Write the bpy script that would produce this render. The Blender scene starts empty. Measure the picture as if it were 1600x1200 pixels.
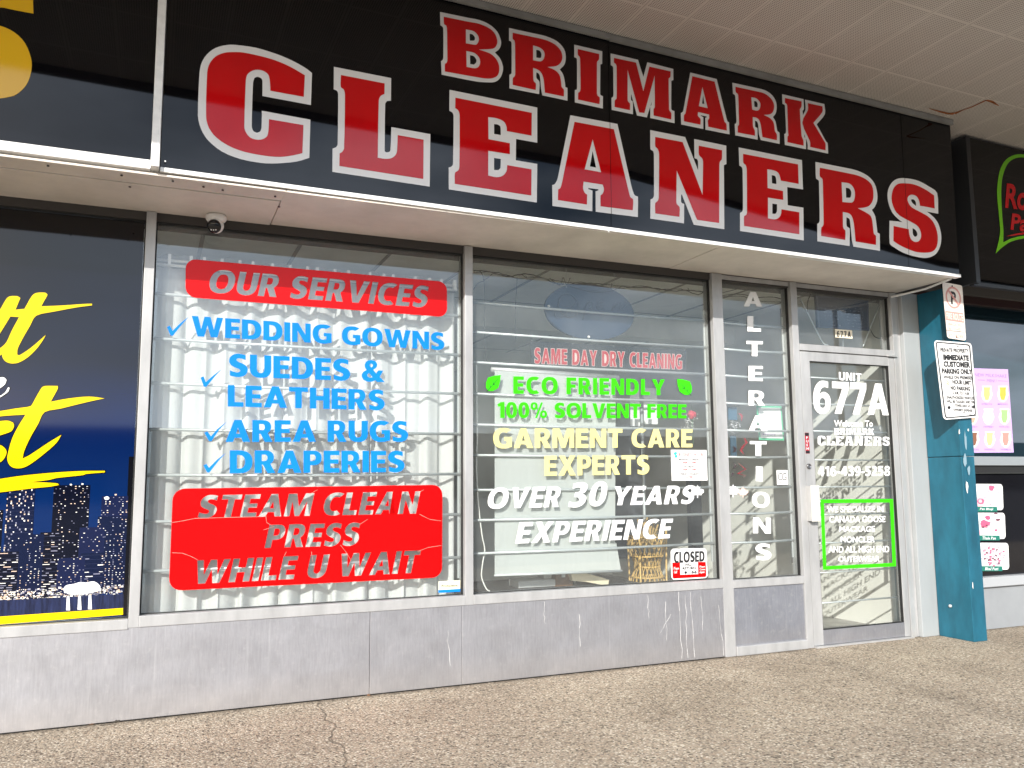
import bpy, bmesh, math, random
from mathutils import Vector, Matrix
from mathutils.geometry import tessellate_polygon
random.seed(7)
R = math.radians
scene = bpy.context.scene
C = scene.collection

# ------------------------------------------------------------------ camera
F_PX, CAM = 1310.42, Vector((0.0, -4.70, 1.1427))
YAW, PITCH, ROLL = R(23.063), R(6.820), R(-0.457)
fwd = Vector((math.sin(YAW)*math.cos(PITCH), math.cos(YAW)*math.cos(PITCH), math.sin(PITCH)))
rgt = Vector((math.cos(YAW), -math.sin(YAW), 0.0))
upv = rgt.cross(fwd)
rgt, upv = rgt*math.cos(ROLL)+upv*math.sin(ROLL), upv*math.cos(ROLL)-rgt*math.sin(ROLL)
cd = bpy.data.cameras.new('camera')
cam = bpy.data.objects.new('camera', cd); C.objects.link(cam)
cam.matrix_world = Matrix(((rgt.x, upv.x, -fwd.x, CAM.x), (rgt.y, upv.y, -fwd.y, CAM.y), (rgt.z, upv.z, -fwd.z, CAM.z), (0, 0, 0, 1)))
cd.sensor_width = 36.0; cd.lens = F_PX/1600*36.0; cd.clip_start = 0.05; cd.clip_end = 2000
scene.camera = cam

# ------------------------------------------------------------------ sky, sun, exposure
SUN_AZ, SUN_EL = R(36.9), R(24.9)          # azimuth to the left of straight behind the camera
w = bpy.data.worlds.new('World'); scene.world = w; w.use_nodes = True
nt = w.node_tree; nt.nodes.clear()
sky = nt.nodes.new('ShaderNodeTexSky'); sky.sky_type = 'NISHITA'; sky.sun_disc = False
sky.sun_elevation = SUN_EL; sky.sun_rotation = math.pi+SUN_AZ; sky.dust_density = 1.5; sky.air_density = 1.0
bg = nt.nodes.new('ShaderNodeBackground'); bg.inputs[1].default_value = 0.15
tc = nt.nodes.new('ShaderNodeTexCoord'); mp = nt.nodes.new('ShaderNodeMapping'); mp.inputs['Scale'].default_value = (2.2, 2.2, 6.0)
nz = nt.nodes.new('ShaderNodeTexNoise'); nz.inputs['Scale'].default_value = 1.6; nz.inputs['Detail'].default_value = 6
rp = nt.nodes.new('ShaderNodeValToRGB'); rp.color_ramp.elements[0].position = .40; rp.color_ramp.elements[1].position = .66
mx = nt.nodes.new('ShaderNodeMix'); mx.data_type = 'RGBA'; mx.inputs['B'].default_value = (8.2, 9.4, 11.2, 1)
out = nt.nodes.new('ShaderNodeOutputWorld')
L = nt.links.new
L(tc.outputs['Generated'], mp.inputs[0]); L(mp.outputs[0], nz.inputs['Vector']); L(nz.outputs['Fac'], rp.inputs[0])
L(rp.outputs[0], mx.inputs['Factor']); L(sky.outputs[0], mx.inputs['A']); L(mx.outputs['Result'], bg.inputs[0]); L(bg.outputs[0], out.inputs[0])
sd = bpy.data.lights.new('sun', 'SUN'); sd.energy = 4.6; sd.angle = R(0.5); sd.color = (1.0, 0.96, 0.9)
sun = bpy.data.objects.new('sun', sd); C.objects.link(sun)
sdir = Vector((math.sin(SUN_AZ)*math.cos(SUN_EL), math.cos(SUN_AZ)*math.cos(SUN_EL), -math.sin(SUN_EL)))
sun.rotation_euler = sdir.to_track_quat('-Z', 'Y').to_euler(); sun.location = (-8, -10, 8)
vs = scene.view_settings; vs.view_transform = 'Standard'; vs.look = 'None'; vs.gamma = 1.0; vs.exposure = 0.52
scene.cycles.max_bounces = 10; scene.cycles.transparent_max_bounces = 24; scene.cycles.glossy_bounces = 5

# ------------------------------------------------------------------ helpers
def ray(u, v): return fwd + rgt*((u-800)/F_PX) - upv*((v-600)/F_PX)
def at(u, v, Y=0.0):
    """point of the upright plane y=Y, or of the leaning plane Y=(y0, lean, z0), behind a spot of the photo"""
    d = ray(u, v)
    if isinstance(Y, tuple): return CAM + d*((Y[0]-Y[1]*(CAM.z-Y[2])-CAM.y)/(d.y+Y[1]*d.z))
    return CAM + d*((Y-CAM.y)/d.y)
def atz(u, v, z=0.0):
    d = ray(u, v); return CAM + d*((z-CAM.z)/d.z)

MATS = {}
def mat(name, col, rough=.5, metal=0.0, spec=.5, emit=None, coat=0.0, noise=None, bump=None, alpha=None):
    """noise=(scale, amount, stretch xyz)  bump=(scale, strength, distance)"""
    if name in MATS: return MATS[name]
    m = bpy.data.materials.new(name); m.use_nodes = True; n = m.node_tree.nodes; l = m.node_tree.links.new
    b = n['Principled BSDF']; b.inputs['Base Color'].default_value = (*col, 1)
    b.inputs['Roughness'].default_value = rough; b.inputs['Metallic'].default_value = metal
    b.inputs['Specular IOR Level'].default_value = spec
    if coat: b.inputs['Coat Weight'].default_value = coat; b.inputs['Coat Roughness'].default_value = .03
    if noise or bump: t = n.new('ShaderNodeTexCoord')
    if noise:
        mpn = n.new('ShaderNodeMapping'); mpn.inputs['Scale'].default_value = noise[2] if len(noise) > 2 else (1, 1, 1)
        x = n.new('ShaderNodeTexNoise'); x.inputs['Scale'].default_value = noise[0]; x.inputs['Detail'].default_value = 7; x.inputs['Roughness'].default_value = .62
        r = n.new('ShaderNodeValToRGB'); a = noise[1]
        r.color_ramp.elements[0].position = .3; r.color_ramp.elements[1].position = .7
        r.color_ramp.elements[0].color = (*[c*(1-a) for c in col], 1); r.color_ramp.elements[1].color = (*[min(1, c*(1+a)) for c in col], 1)
        l(t.outputs['Object'], mpn.inputs[0]); l(mpn.outputs[0], x.inputs['Vector']); l(x.outputs['Fac'], r.inputs[0]); l(r.outputs[0], b.inputs['Base Color'])
    if bump:
        x2 = n.new('ShaderNodeTexNoise'); x2.inputs['Scale'].default_value = bump[0]; x2.inputs['Detail'].default_value = 5
        bp = n.new('ShaderNodeBump'); bp.inputs['Strength'].default_value = bump[1]; bp.inputs['Distance'].default_value = bump[2]
        l(t.outputs['Object'], x2.inputs['Vector']); l(x2.outputs['Fac'], bp.inputs['Height']); l(bp.outputs[0], b.inputs['Normal'])
    MATS[name] = m; return m

def link(name, bm, m, parent=None, smooth=False):
    me = bpy.data.meshes.new(name); bm.to_mesh(me); bm.free()
    if isinstance(m, (list, tuple)):
        for q in m: me.materials.append(q)
    else: me.materials.append(m)
    if smooth:
        for p in me.polygons: p.use_smooth = True
    o = bpy.data.objects.new(name, me); C.objects.link(o)
    if parent: o.parent = parent
    return o
def tag(o, label, cat, group=None):
    o['label'] = label; o['category'] = cat
    if group: o['group'] = group
    return o
def thing(name, label, cat, group=None):
    o = bpy.data.objects.new(name, None); C.objects.link(o); o.empty_display_size = .1
    return tag(o, label, cat, group)
def struct(o): o['kind'] = 'structure'; return o

def box(bm, x0, x1, y0, y1, z0, z1, bev=0.0):
    vs_ = [bm.verts.new(p) for p in ((x0,y0,z0),(x1,y0,z0),(x1,y1,z0),(x0,y1,z0),(x0,y0,z1),(x1,y0,z1),(x1,y1,z1),(x0,y1,z1))]
    fs = [bm.faces.new([vs_[i] for i in f]) for f in ((0,1,5,4),(1,2,6,5),(2,3,7,6),(3,0,4,7),(4,5,6,7),(3,2,1,0))]
    if bev:
        es = list({e for f in fs for e in f.edges})
        bmesh.ops.bevel(bm, geom=es, offset=bev, segments=2, affect='EDGES', profile=.5)
def boxo(name, b, m, parent=None, bev=0.0):
    bm = bmesh.new(); box(bm, *b, bev=bev); return link(name, bm, m, parent)
def tube(bm, pts, r, n=8, cap=True):
    pts = [Vector(p) for p in pts]; rings = []
    for i, p in enumerate(pts):
        t = (pts[min(i+1, len(pts)-1)]-pts[max(i-1, 0)]).normalized()
        a = t.cross(Vector((0, 0, 1)) if abs(t.z) < .9 else Vector((1, 0, 0))).normalized(); b2 = t.cross(a)
        rr = r[i] if isinstance(r, (list, tuple)) else r
        rings.append([bm.verts.new(p+(a*math.cos(2*math.pi*k/n)+b2*math.sin(2*math.pi*k/n))*rr) for k in range(n)])
    for i in range(len(rings)-1):
        for k in range(n): bm.faces.new((rings[i][k], rings[i][(k+1) % n], rings[i+1][(k+1) % n], rings[i+1][k]))
    if cap: bm.faces.new(rings[0][::-1]); bm.faces.new(rings[-1])
def lathe(bm, prof, c=(0, 0, 0), n=24, M=None):
    rings = []
    for r, z in prof:
        ring = []
        for k in range(n):
            p = Vector((r*math.cos(2*math.pi*k/n), r*math.sin(2*math.pi*k/n), z))
            if M: p = M @ p
            ring.append(bm.verts.new(p+Vector(c)))
        rings.append(ring)
    for i in range(len(rings)-1):
        for k in range(n): bm.faces.new((rings[i][k], rings[i][(k+1) % n], rings[i+1][(k+1) % n], rings[i+1][k]))
    bm.faces.new(rings[0][::-1]); bm.faces.new(rings[-1])
def sheet(bm, loops, thick=0.0):
    """flat polygon with holes; loops are lists of world points on one upright plane; thick extrudes it away from the viewer (+Y)"""
    loops = [[Vector(p) for p in lp] for lp in loops]
    flat = [p for lp in loops for p in lp]
    tri = tessellate_polygon([[Vector((p.x, p.z, 0)) for p in lp] for lp in loops])
    vs_ = [bm.verts.new(p) for p in flat]
    for t in tri:
        a, b, c = (flat[i] for i in t)
        nrm = (b-a).cross(c-a)
        if nrm.length < 1e-12: continue
        try: bm.faces.new([vs_[i] for i in (t if nrm.y < 0 else (t[0], t[2], t[1]))])
        except ValueError: pass
    if thick:
        k = 0; back = [bm.verts.new(p+Vector((0, thick, 0))) for p in flat]
        for lp in loops:
            n = len(lp)
            for i in range(n):
                bm.faces.new((vs_[k+i], vs_[k+(i+1) % n], back[k+(i+1) % n], back[k+i]))
            k += n
def smoothloop(pts, hard=52, sub=3):
    """round the soft corners of a traced outline (Catmull-Rom), keep the sharp ones"""
    n = len(pts); P = [Vector((p[0], p[1])) for p in pts]; sharp = []
    for i in range(n):
        a, b = P[i]-P[i-1], P[(i+1) % n]-P[i]
        sharp.append(math.degrees(a.angle(b, 0)) > hard)
    o = []
    for i in range(n):
        j = (i+1) % n; p1, p2 = P[i], P[j]; d = (p2-p1)
        m1 = d if sharp[i] else (P[j]-P[i-1])*.5
        m2 = d if sharp[j] else (P[(j+1) % n]-P[i])*.5
        if m1.length > d.length: m1 = m1.normalized()*d.length
        if m2.length > d.length: m2 = m2.normalized()*d.length
        o.append((p1.x, p1.y))
        if sharp[i] and sharp[j]: continue
        if d.length < 12: continue
        for k in range(1, sub):
            t = k/sub; h = (2*t**3-3*t*t+1)*p1+(t**3-2*t*t+t)*m1+(-2*t**3+3*t*t)*p2+(t**3-t*t)*m2
            o.append((h.x, h.y))
    return o
def trace(loops, ox, oy, s, Y, sm=True, sub=3):
    return [[at(ox+x/s, oy+y/s, Y) for x, y in (smoothloop(lp, sub=sub) if sm else lp)] for lp in loops]

# ---- text: the built-in font turned into a mesh and laid on a plane
def text_mesh(body, bold=.02, shear=0.0, res=3, space=1.0, word=1.0, line=1.0, align='LEFT'):
    cu = bpy.data.curves.new('txt', 'FONT'); cu.body = body; cu.size = 1; cu.offset = bold; cu.shear = shear
    cu.resolution_u = res; cu.space_character = space; cu.space_word = word; cu.fill_mode = 'FRONT'; cu.space_line = line; cu.align_x = align
    o = bpy.data.objects.new('txt', cu); C.objects.link(o)
    dg = bpy.context.evaluated_depsgraph_get(); dg.update()
    me = bpy.data.meshes.new_from_object(o.evaluated_get(dg))
    bpy.data.objects.remove(o); bpy.data.curves.remove(cu)
    return me
def text_pts(body, quad, Y, **k):
    """mesh of the text stretched to the quad TL,TR,BR,BL (photo pixels) on the plane y=Y; returns mesh"""
    me = text_mesh(body, **k)
    xs = [v.co.x for v in me.vertices]; ys = [v.co.y for v in me.vertices]
    x0, x1, y0, y1 = min(xs), max(xs), min(ys), max(ys)
    tl, tr, br, bl = [at(*p, Y) for p in quad]
    for v in me.vertices:
        a, b = (v.co.x-x0)/(x1-x0), (v.co.y-y0)/(y1-y0)
        v.co = (bl*(1-a)+br*a)*(1-b)+(tl*(1-a)+tr*a)*b
    return me
def text(name, body, quad, Y, m, parent=None, label=None, cat=None, group=None, **k):
    me = text_pts(body, quad, Y, **k)
    bm = bmesh.new(); bm.from_mesh(me); bpy.data.meshes.remove(me)
    bmesh.ops.recalc_face_normals(bm, faces=bm.faces[:])
    if bm.faces and sum(f.normal.y for f in bm.faces) > 0: bmesh.ops.reverse_faces(bm, faces=bm.faces[:])
    o = link(name, bm, m, parent)
    if label and cat: tag(o, label, cat, group)
    elif label: o['label'] = label
    return o
# ---- a heavy sans alphabet drawn as outlines (cap height 100)
def arc(cx, cy, rx, ry, a0, a1, n=10, e=.86):
    o = []
    for i in range(n+1):
        t = R(a0+(a1-a0)*i/n); c_, s_ = math.cos(t), math.sin(t)
        o.append((cx+rx*math.copysign(abs(c_)**e, c_), cy+ry*math.copysign(abs(s_)**e, s_)))
    return o
_bowl = [(25, 53), (36, 53)]+arc(36, 67.5, 10, 14.5, -90, 90, 6)[1:]+[(25, 82)]
GLY = {
 'I': (25, [[(0,0),(25,0),(25,100),(0,100)]]),
 'E': (60, [[(0,0),(60,0),(60,20),(25,20),(25,41),(56,41),(56,60),(25,60),(25,80),(60,80),(60,100),(0,100)]]),
 'F': (58, [[(0,0),(25,0),(25,39),(54,39),(54,58),(25,58),(25,80),(58,80),(58,100),(0,100)]]),
 'L': (57, [[(0,0),(57,0),(57,21),(25,21),(25,100),(0,100)]]),
 'T': (73, [[(24,0),(49,0),(49,79),(73,79),(73,100),(0,100),(0,79),(24,79)]]),
 'H': (78, [[(0,0),(25,0),(25,40),(53,40),(53,0),(78,0),(78,100),(53,100),(53,61),(25,61),(25,100),(0,100)]]),
 'N': (80, [[(0,0),(23,0),(23,60),(54,0),(80,0),(80,100),(57,100),(57,40),(26,100),(0,100)]]),
 'M': (102, [[(0,0),(22,0),(22,64),(42,0),(60,0),(80,64),(80,0),(102,0),(102,100),(68,100),(51,43),(34,100),(0,100)]]),
 'A': (88, [[(0,0),(26,0),(32,19),(56,19),(62,0),(88,0),(57,100),(31,100)],[(37,37),(51,37),(44,66)]]),
 'V': (86, [[(29,0),(56,0),(86,100),(60,100),(43,30),(26,100),(0,100)]]),
 'W': (124, [[(23,0),(49,0),(62,58),(75,0),(101,0),(124,100),(99,100),(87,37),(74,100),(50,100),(37,37),(25,100),(0,100)]]),
 'X': (86, [[(0,0),(28,0),(43,31),(57,0),(86,0),(58,51),(84,100),(56,100),(44,71),(31,100),(3,100),(29,51)]]),
 'Y': (84, [[(30,0),(55,0),(55,40),(84,100),(57,100),(42,64),(27,100),(0,100),(30,40)]]),
 'K': (82, [[(0,0),(25,0),(25,40),(53,0),(82,0),(47,52),(79,100),(50,100),(25,62),(25,100),(0,100)]]),
 'Z': (68, [[(0,0),(68,0),(68,20),(30,20),(67,82),(67,100),(2,100),(2,80),(37,80),(0,18)]]),
 'U': (77, [[(0,100),(0,38)]+arc(38.5, 38, 38.5, 39.5, 180, 360, 12)[1:]+[(77,100),(52,100),(52,38)]+arc(38.5, 38, 13.5, 18.5, 360, 180, 8)[1:]+[(25,100)]]),
 'D': (80, [[(0,0),(34,0)]+arc(34, 50, 46, 50, -90, 90, 14)[1:]+[(0,100)], [(25,20),(33,20)]+arc(33, 50, 21, 30, -90, 90, 10)[1:]+[(25,80)]]),
 'P': (68, [[(0,0),(25,0),(25,34),(36,34)]+arc(36, 67, 32, 33, -90, 90, 10)[1:]+[(0,100)], _bowl]),
 'R': (74, [[(0,0),(25,0),(25,37),(30,37),(46,0),(74,0),(56,40)]+arc(38, 69, 31, 31, -50, 90, 9)+[(0,100)], _bowl]),
 'B': (70, [[(0,0),(40,0)]+arc(40, 27, 30, 27, -90, 62, 8)[1:]+arc(38, 75, 28, 25, -52, 90, 8)+[(0,100)], [(25,18),(36,18)]+arc(36, 30, 9, 12, -90, 90, 6)[1:]+[(25,42)], [(25,60),(35,60)]+arc(35, 71, 7.5, 11, -90, 90, 6)[1:]+[(25,82)]]),
 'O': (94, [arc(47, 50, 47, 51.5, 0, 350, 27), arc(47, 50, 21.5, 31.5, 0, 345, 20)]),
 'C': (74, [arc(47, 50, 47, 51.5, 57, 303, 18)+arc(47, 50, 21.5, 31, 296, 64, 14)]),
 'G': (83, [arc(47, 50, 47, 51.5, 50, 296, 18)+[(83,6),(83,56),(49,56),(49,38),(60,38),(60,21)]+arc(47, 50, 21.5, 31, 286, 60, 14)]),
 'S': (67, [smoothloop([(60,96),(60,75),(50,79),(40,81.5),(31,80.5),(27,76),(28,70),(36,64),(50,58),(61,49),(67,36),(65,20),(55,6),(39,-1),(22,-1),(4,4),(4,26),(17,21),(28,18.5),(37,20),(41,26),(38,33),(28,38),(14,45),(5,54),(1,68),(4,83),(14,95),(28,101),(45,100)], 60)]),
 '0': (66, [arc(33, 50, 33, 51, 0, 350, 25), arc(33, 50, 10, 32, 0, 345, 18)]),
 '1': (44, [[(18,0),(43,0),(43,100),(22,100),(0,84),(9,68),(18,75)]]),
 '2': (64, [smoothloop([(0,0),(64,0),(64,20),(32,20),(48,37),(60,55),(62,75),(54,92),(38,101),(20,100),(4,94),(6,73),(18,79),(28,81),(36,76),(36,66),(26,50),(0,20)], 50)]),
 '3': (64, [smoothloop([(4,97),(22,101),(42,100),(56,91),(60,76),(55,61),(44,53),(57,47),(64,32),(59,13),(43,1),(23,-1),(2,4),(2,25),(15,20),(28,18.5),(37,23),(38,32),(31,40),(17,42),(17,61),(29,62),(35,68),(34,77),(26,81),(16,80),(4,76)], 60)]),
 '6': (68, [smoothloop([(58,98),(58,79),(48,81),(36,79),(28,70),(25,60),(34,65),(46,66),(60,58),(68,42),(66,20),(56,5),(40,-1),(22,0),(8,11),(1,30),(0,52),(5,76),(18,94),(36,101)], 60), arc(36, 32, 11.5, 15.5, 0, 340, 14)]),
 '7': (66, [[(10,0),(37,0),(66,80),(66,100),(0,100),(0,79),(40,79)]]),
 '5': (64, [smoothloop([(6,100),(58,100),(58,80),(27,80),(27,65),(38,65),(52,60),(63,46),(63,26),(53,9),(36,0),(20,-1),(2,4),(2,25),(14,20),(26,19),(36,24),(38,33),(34,42),(24,45),(6,43)], 48)]),
 '8': (68, [smoothloop([(34,101),(18,99),(6,88),(5,70),(15,54),(4,44),(0,26),(6,9),(20,0),(34,-1),(48,0),(62,9),(68,26),(64,44),(53,54),(63,70),(62,88),(50,99)], 60), arc(34, 27, 11, 11, 0, 330, 11), arc(34, 75, 9, 9.5, 0, 330, 11)]),
 '9': (68, [[(68-x, 100-y) for x, y in smoothloop([(58,98),(58,79),(48,81),(36,79),(28,70),(25,60),(34,65),(46,66),(60,58),(68,42),(66,20),(56,5),(40,-1),(22,0),(8,11),(1,30),(0,52),(5,76),(18,94),(36,101)], 60)], arc(32, 68, 11.5, 15.5, 0, 340, 14)]),
 '4': (70, [[(36,0),(59,0),(59,20),(70,20),(70,39),(59,39),(59,100),(31,100),(0,40),(0,20),(36,20)],[(20,39),(36,39),(36,71)]]),
 '-': (34, [[(0,29),(34,29),(34,48),(0,48)]]),
 '&': (92, [smoothloop([(92,0),(62,0),(55,8),(44,1),(26,-1),(8,6),(0,24),(5,42),(20,54),(13,66),(13,82),(22,96),(38,101),(55,97),(62,82),(58,67),(46,56),(58,38),(66,54),(86,54),(72,24)], 44), smoothloop([(29,41),(22,33),(23,23),(32,17),(43,21)], 44), smoothloop([(38,66),(44,72),(45,80),(38,85),(32,80),(32,73)], 70)]),
}
def heavy(body, shear=0.0, space=9, word=38):
    """groups of outlines (outer, holes...) for a word, in a unit box"""
    x = 0; G = []
    for ch in body:
        if ch == ' ': x += word; continue
        if ch == '%':
            for ox, oy in ((0, 52), (58, 0)): G.append([[(x+ox+px, oy+py) for px, py in arc(22, 24, 22, 25, 0, 345, 16)], [(x+ox+px, oy+py) for px, py in arc(22, 24, 7, 12, 0, 340, 10)]])
            G.append([[(x+28, 0), (x+40, 0), (x+76, 100), (x+64, 100)]]); x += 102+space; continue
        w_, lp = GLY[ch]; G.append([[(x+px, py) for px, py in l_] for l_ in lp]); x += w_+space
    G = [[[(px+shear*py, py) for px, py in l_] for l_ in g] for g in G]
    xs = [p[0] for g in G for l_ in g for p in l_]; x0, x1 = min(xs), max(xs)
    return [[[((px-x0)/(x1-x0), py/100) for px, py in l_] for l_ in g] for g in G]
def heavy_pts(body, quad, Y, **k):
    tl, tr, br, bl = [at(*p, Y) for p in quad]
    return [[[(bl*(1-a)+br*a)*(1-b)+(tl*(1-a)+tr*a)*b for a, b in l_] for l_ in g] for g in heavy(body, **k)]
def htext(name, body, quad, Y, m, parent=None, label=None, cat=None, group=None, **k):
    bm = bmesh.new()
    for g in heavy_pts(body, quad, Y, **k): sheet(bm, g)
    o = link(name, bm, m, parent)
    if label and cat: tag(o, label, cat, group)
    elif label: o['label'] = label
    return o
def q4(xl, xr, tl, tr, bl, br, sl=0.0, sr=None):
    """quad from left x, right x, top-left y, top-right y, bottom-left y, bottom-right y"""
    return [(xl, tl), (xr, tr), (xr, br), (xl, bl)]
def outline_loops(me):
    """closed boundary loops of a flat mesh"""
    bm = bmesh.new(); bm.from_mesh(me); bmesh.ops.remove_doubles(bm, verts=bm.verts[:], dist=1e-5)
    nxt = {}
    for e in bm.edges:
        if len(e.link_faces) == 1:
            l = e.link_loops[0]; nxt.setdefault(l.vert.index, []).append(l.link_loop_next.vert.index)
    bm.verts.ensure_lookup_table(); pos = [v.co.copy() for v in bm.verts]; bm.free(); loops = []
    while nxt:
        s = next(iter(nxt)); lp = [s]; c = nxt[s].pop()
        if not nxt[s]: del nxt[s]
        while c != s and c in nxt:
            lp.append(c); d = nxt[c].pop()
            if not nxt[c]: del nxt[c]
            c = d
        loops.append([pos[i] for i in lp])
    return loops
def rrect(quad, r, Y, seg=6):
    """rounded rectangle outline (world points) in the quad's corners, r in metres"""
    P = [at(*p, Y) for p in quad]; o = []
    for i in range(4):
        p = P[i]; a = (P[i-1]-p).normalized()*r; b = (P[(i+1) % 4]-p).normalized()*r
        for k in range(seg+1):
            t = k/seg*math.pi/2; o.append(p+a*(1-math.sin(t))+b*(1-math.cos(t)))
    return o

# ------------------------------------------------------------------ materials
def ground_mat():
    m = bpy.data.materials.new('exposed_aggregate'); m.use_nodes = True; n = m.node_tree.nodes; l = m.node_tree.links.new
    b = n['Principled BSDF']; b.inputs['Roughness'].default_value = .85; b.inputs['Specular IOR Level'].default_value = .25
    t = n.new('ShaderNodeTexCoord')
    v = n.new('ShaderNodeTexVoronoi'); v.inputs['Scale'].default_value = 98; v.inputs['Randomness'].default_value = 1
    wv = n.new('ShaderNodeTexNoise'); wv.inputs['Scale'].default_value = 60; wv.inputs['Detail'].default_value = 3
    add = n.new('ShaderNodeMix'); add.data_type = 'RGBA'; add.blend_type = 'ADD'; add.inputs['Factor'].default_value = .012
    l(t.outputs['Object'], add.inputs['A']); l(wv.outputs['Color'], add.inputs['B']); l(add.outputs['Result'], v.inputs['Vector'])
    l(t.outputs['Object'], wv.inputs['Vector'])
    cr = n.new('ShaderNodeValToRGB'); e = cr.color_ramp.elements
    cr.color_ramp.interpolation = 'CONSTANT'; e[0].position = 0; e[0].color = (.085, .072, .058, 1); e[1].position = .86; e[1].color = (.68, .62, .52, 1)
    for p_, c_ in ((.09, (.24, .205, .165)), (.22, (.42, .362, .29)), (.45, (.52, .452, .355)), (.68, (.42, .335, .255))):
        q = e.new(p_); q.color = (*c_, 1)
    sp = n.new('ShaderNodeSeparateColor'); l(v.outputs['Color'], sp.inputs[0]); l(sp.outputs[0], cr.inputs[0])
    # mortar between stones
    de = n.new('ShaderNodeValToRGB'); de.color_ramp.elements[0].position = .35; de.color_ramp.elements[1].position = .8
    l(v.outputs['Distance'], de.inputs[0])
    mo = n.new('ShaderNodeMix'); mo.data_type = 'RGBA'; mo.inputs['B'].default_value = (.28, .24, .188, 1)
    l(de.outputs[0], mo.inputs['Factor']); l(cr.outputs[0], mo.inputs['A'])
    # broad stains
    s1 = n.new('ShaderNodeTexNoise'); s1.inputs['Scale'].default_value = 1.3; s1.inputs['Detail'].default_value = 8; s1.inputs['Roughness'].default_value = .65
    l(t.outputs['Object'], s1.inputs['Vector'])
    sr = n.new('ShaderNodeValToRGB'); sr.color_ramp.elements[0].position = .32; sr.color_ramp.elements[0].color = (.74, .71, .68, 1); sr.color_ramp.elements[1].position = .66; sr.color_ramp.elements[1].color = (1.05, 1.03, 1.0, 1)
    l(s1.outputs['Fac'], sr.inputs[0])
    mu = n.new('ShaderNodeMix'); mu.data_type = 'RGBA'; mu.blend_type = 'MULTIPLY'; mu.inputs['Factor'].default_value = 1
    l(mo.outputs['Result'], mu.inputs['A']); l(sr.outputs[0], mu.inputs['B'])
    # cracks: distance to two wandering lines x = a + b*y
    xyz = n.new('ShaderNodeSeparateXYZ'); l(t.outputs['Object'], xyz.inputs[0])
    last = mu.outputs['Result']
    for a_, sl_, wd_, ns_, dk_ in ((.86, .07, .008, 5.0, .35), (3.18, .33, .009, .5, .72), (2.62, .27, .007, .5, .78), (4.08, .13, .16, 3.0, .84)):
        nn_ = n.new('ShaderNodeTexNoise'); nn_.inputs['Scale'].default_value = ns_; nn_.inputs['Detail'].default_value = 6; l(t.outputs['Object'], nn_.inputs['Vector'])
        f1 = n.new('ShaderNodeMath'); f1.operation = 'MULTIPLY_ADD'; f1.inputs[1].default_value = -sl_; l(xyz.outputs['Y'], f1.inputs[0]); l(xyz.outputs['X'], f1.inputs[2])
        f2 = n.new('ShaderNodeMath'); f2.operation = 'MULTIPLY_ADD'; f2.inputs[1].default_value = .16 if ns_ > 1 else .02; l(nn_.outputs['Fac'], f2.inputs[0]); l(f1.outputs[0], f2.inputs[2])
        f3 = n.new('ShaderNodeMath'); f3.operation = 'SUBTRACT'; f3.inputs[1].default_value = a_+.08; l(f2.outputs[0], f3.inputs[0])
        f4 = n.new('ShaderNodeMath'); f4.operation = 'ABSOLUTE'; l(f3.outputs[0], f4.inputs[0])
        f5 = n.new('ShaderNodeMapRange'); f5.inputs['From Min'].default_value = 0; f5.inputs['From Max'].default_value = wd_; f5.inputs['To Min'].default_value = dk_; f5.inputs['To Max'].default_value = 1
        l(f4.outputs[0], f5.inputs['Value'])
        mm = n.new('ShaderNodeMix'); mm.data_type = 'RGBA'; mm.blend_type = 'MULTIPLY'; mm.inputs['Factor'].default_value = 1
        l(last, mm.inputs['A']); l(f5.outputs[0], mm.inputs['B']); last = mm.outputs['Result']
    gv = n.new('ShaderNodeTexVoronoi'); gv.inputs['Scale'].default_value = 2.3; l(t.outputs['Object'], gv.inputs['Vector'])
    gr = n.new('ShaderNodeMapRange'); gr.inputs['From Min'].default_value = .035; gr.inputs['From Max'].default_value = .06; gr.inputs['To Min'].default_value = .55; gr.inputs['To Max'].default_value = 1; l(gv.outputs['Distance'], gr.inputs['Value'])
    gm = n.new('ShaderNodeMix'); gm.data_type = 'RGBA'; gm.blend_type = 'MULTIPLY'; gm.inputs['Factor'].default_value = 1; l(last, gm.inputs['A']); l(gr.outputs[0], gm.inputs['B']); last = gm.outputs['Result']
    # grit swept against the foot of the wall
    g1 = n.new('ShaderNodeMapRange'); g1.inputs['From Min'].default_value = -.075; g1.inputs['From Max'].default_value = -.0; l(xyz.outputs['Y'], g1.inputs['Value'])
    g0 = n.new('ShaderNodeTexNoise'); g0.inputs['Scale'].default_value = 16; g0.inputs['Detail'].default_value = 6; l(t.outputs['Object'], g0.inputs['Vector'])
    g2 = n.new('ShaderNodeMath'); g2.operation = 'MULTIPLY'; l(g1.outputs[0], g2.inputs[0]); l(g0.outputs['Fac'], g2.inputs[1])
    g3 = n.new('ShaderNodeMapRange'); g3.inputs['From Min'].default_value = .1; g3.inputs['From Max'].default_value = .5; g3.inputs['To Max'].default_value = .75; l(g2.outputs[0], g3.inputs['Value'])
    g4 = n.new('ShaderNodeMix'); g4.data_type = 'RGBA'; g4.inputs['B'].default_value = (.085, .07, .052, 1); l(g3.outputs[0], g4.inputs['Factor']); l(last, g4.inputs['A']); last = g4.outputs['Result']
    l(last, b.inputs['Base Color'])
    bp = n.new('ShaderNodeBump'); bp.inputs['Strength'].default_value = .9; bp.inputs['Distance'].default_value = .004; bp.invert = True
    l(v.outputs['Distance'], bp.inputs['Height']); l(bp.outputs[0], b.inputs['Normal'])
    return m

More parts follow.
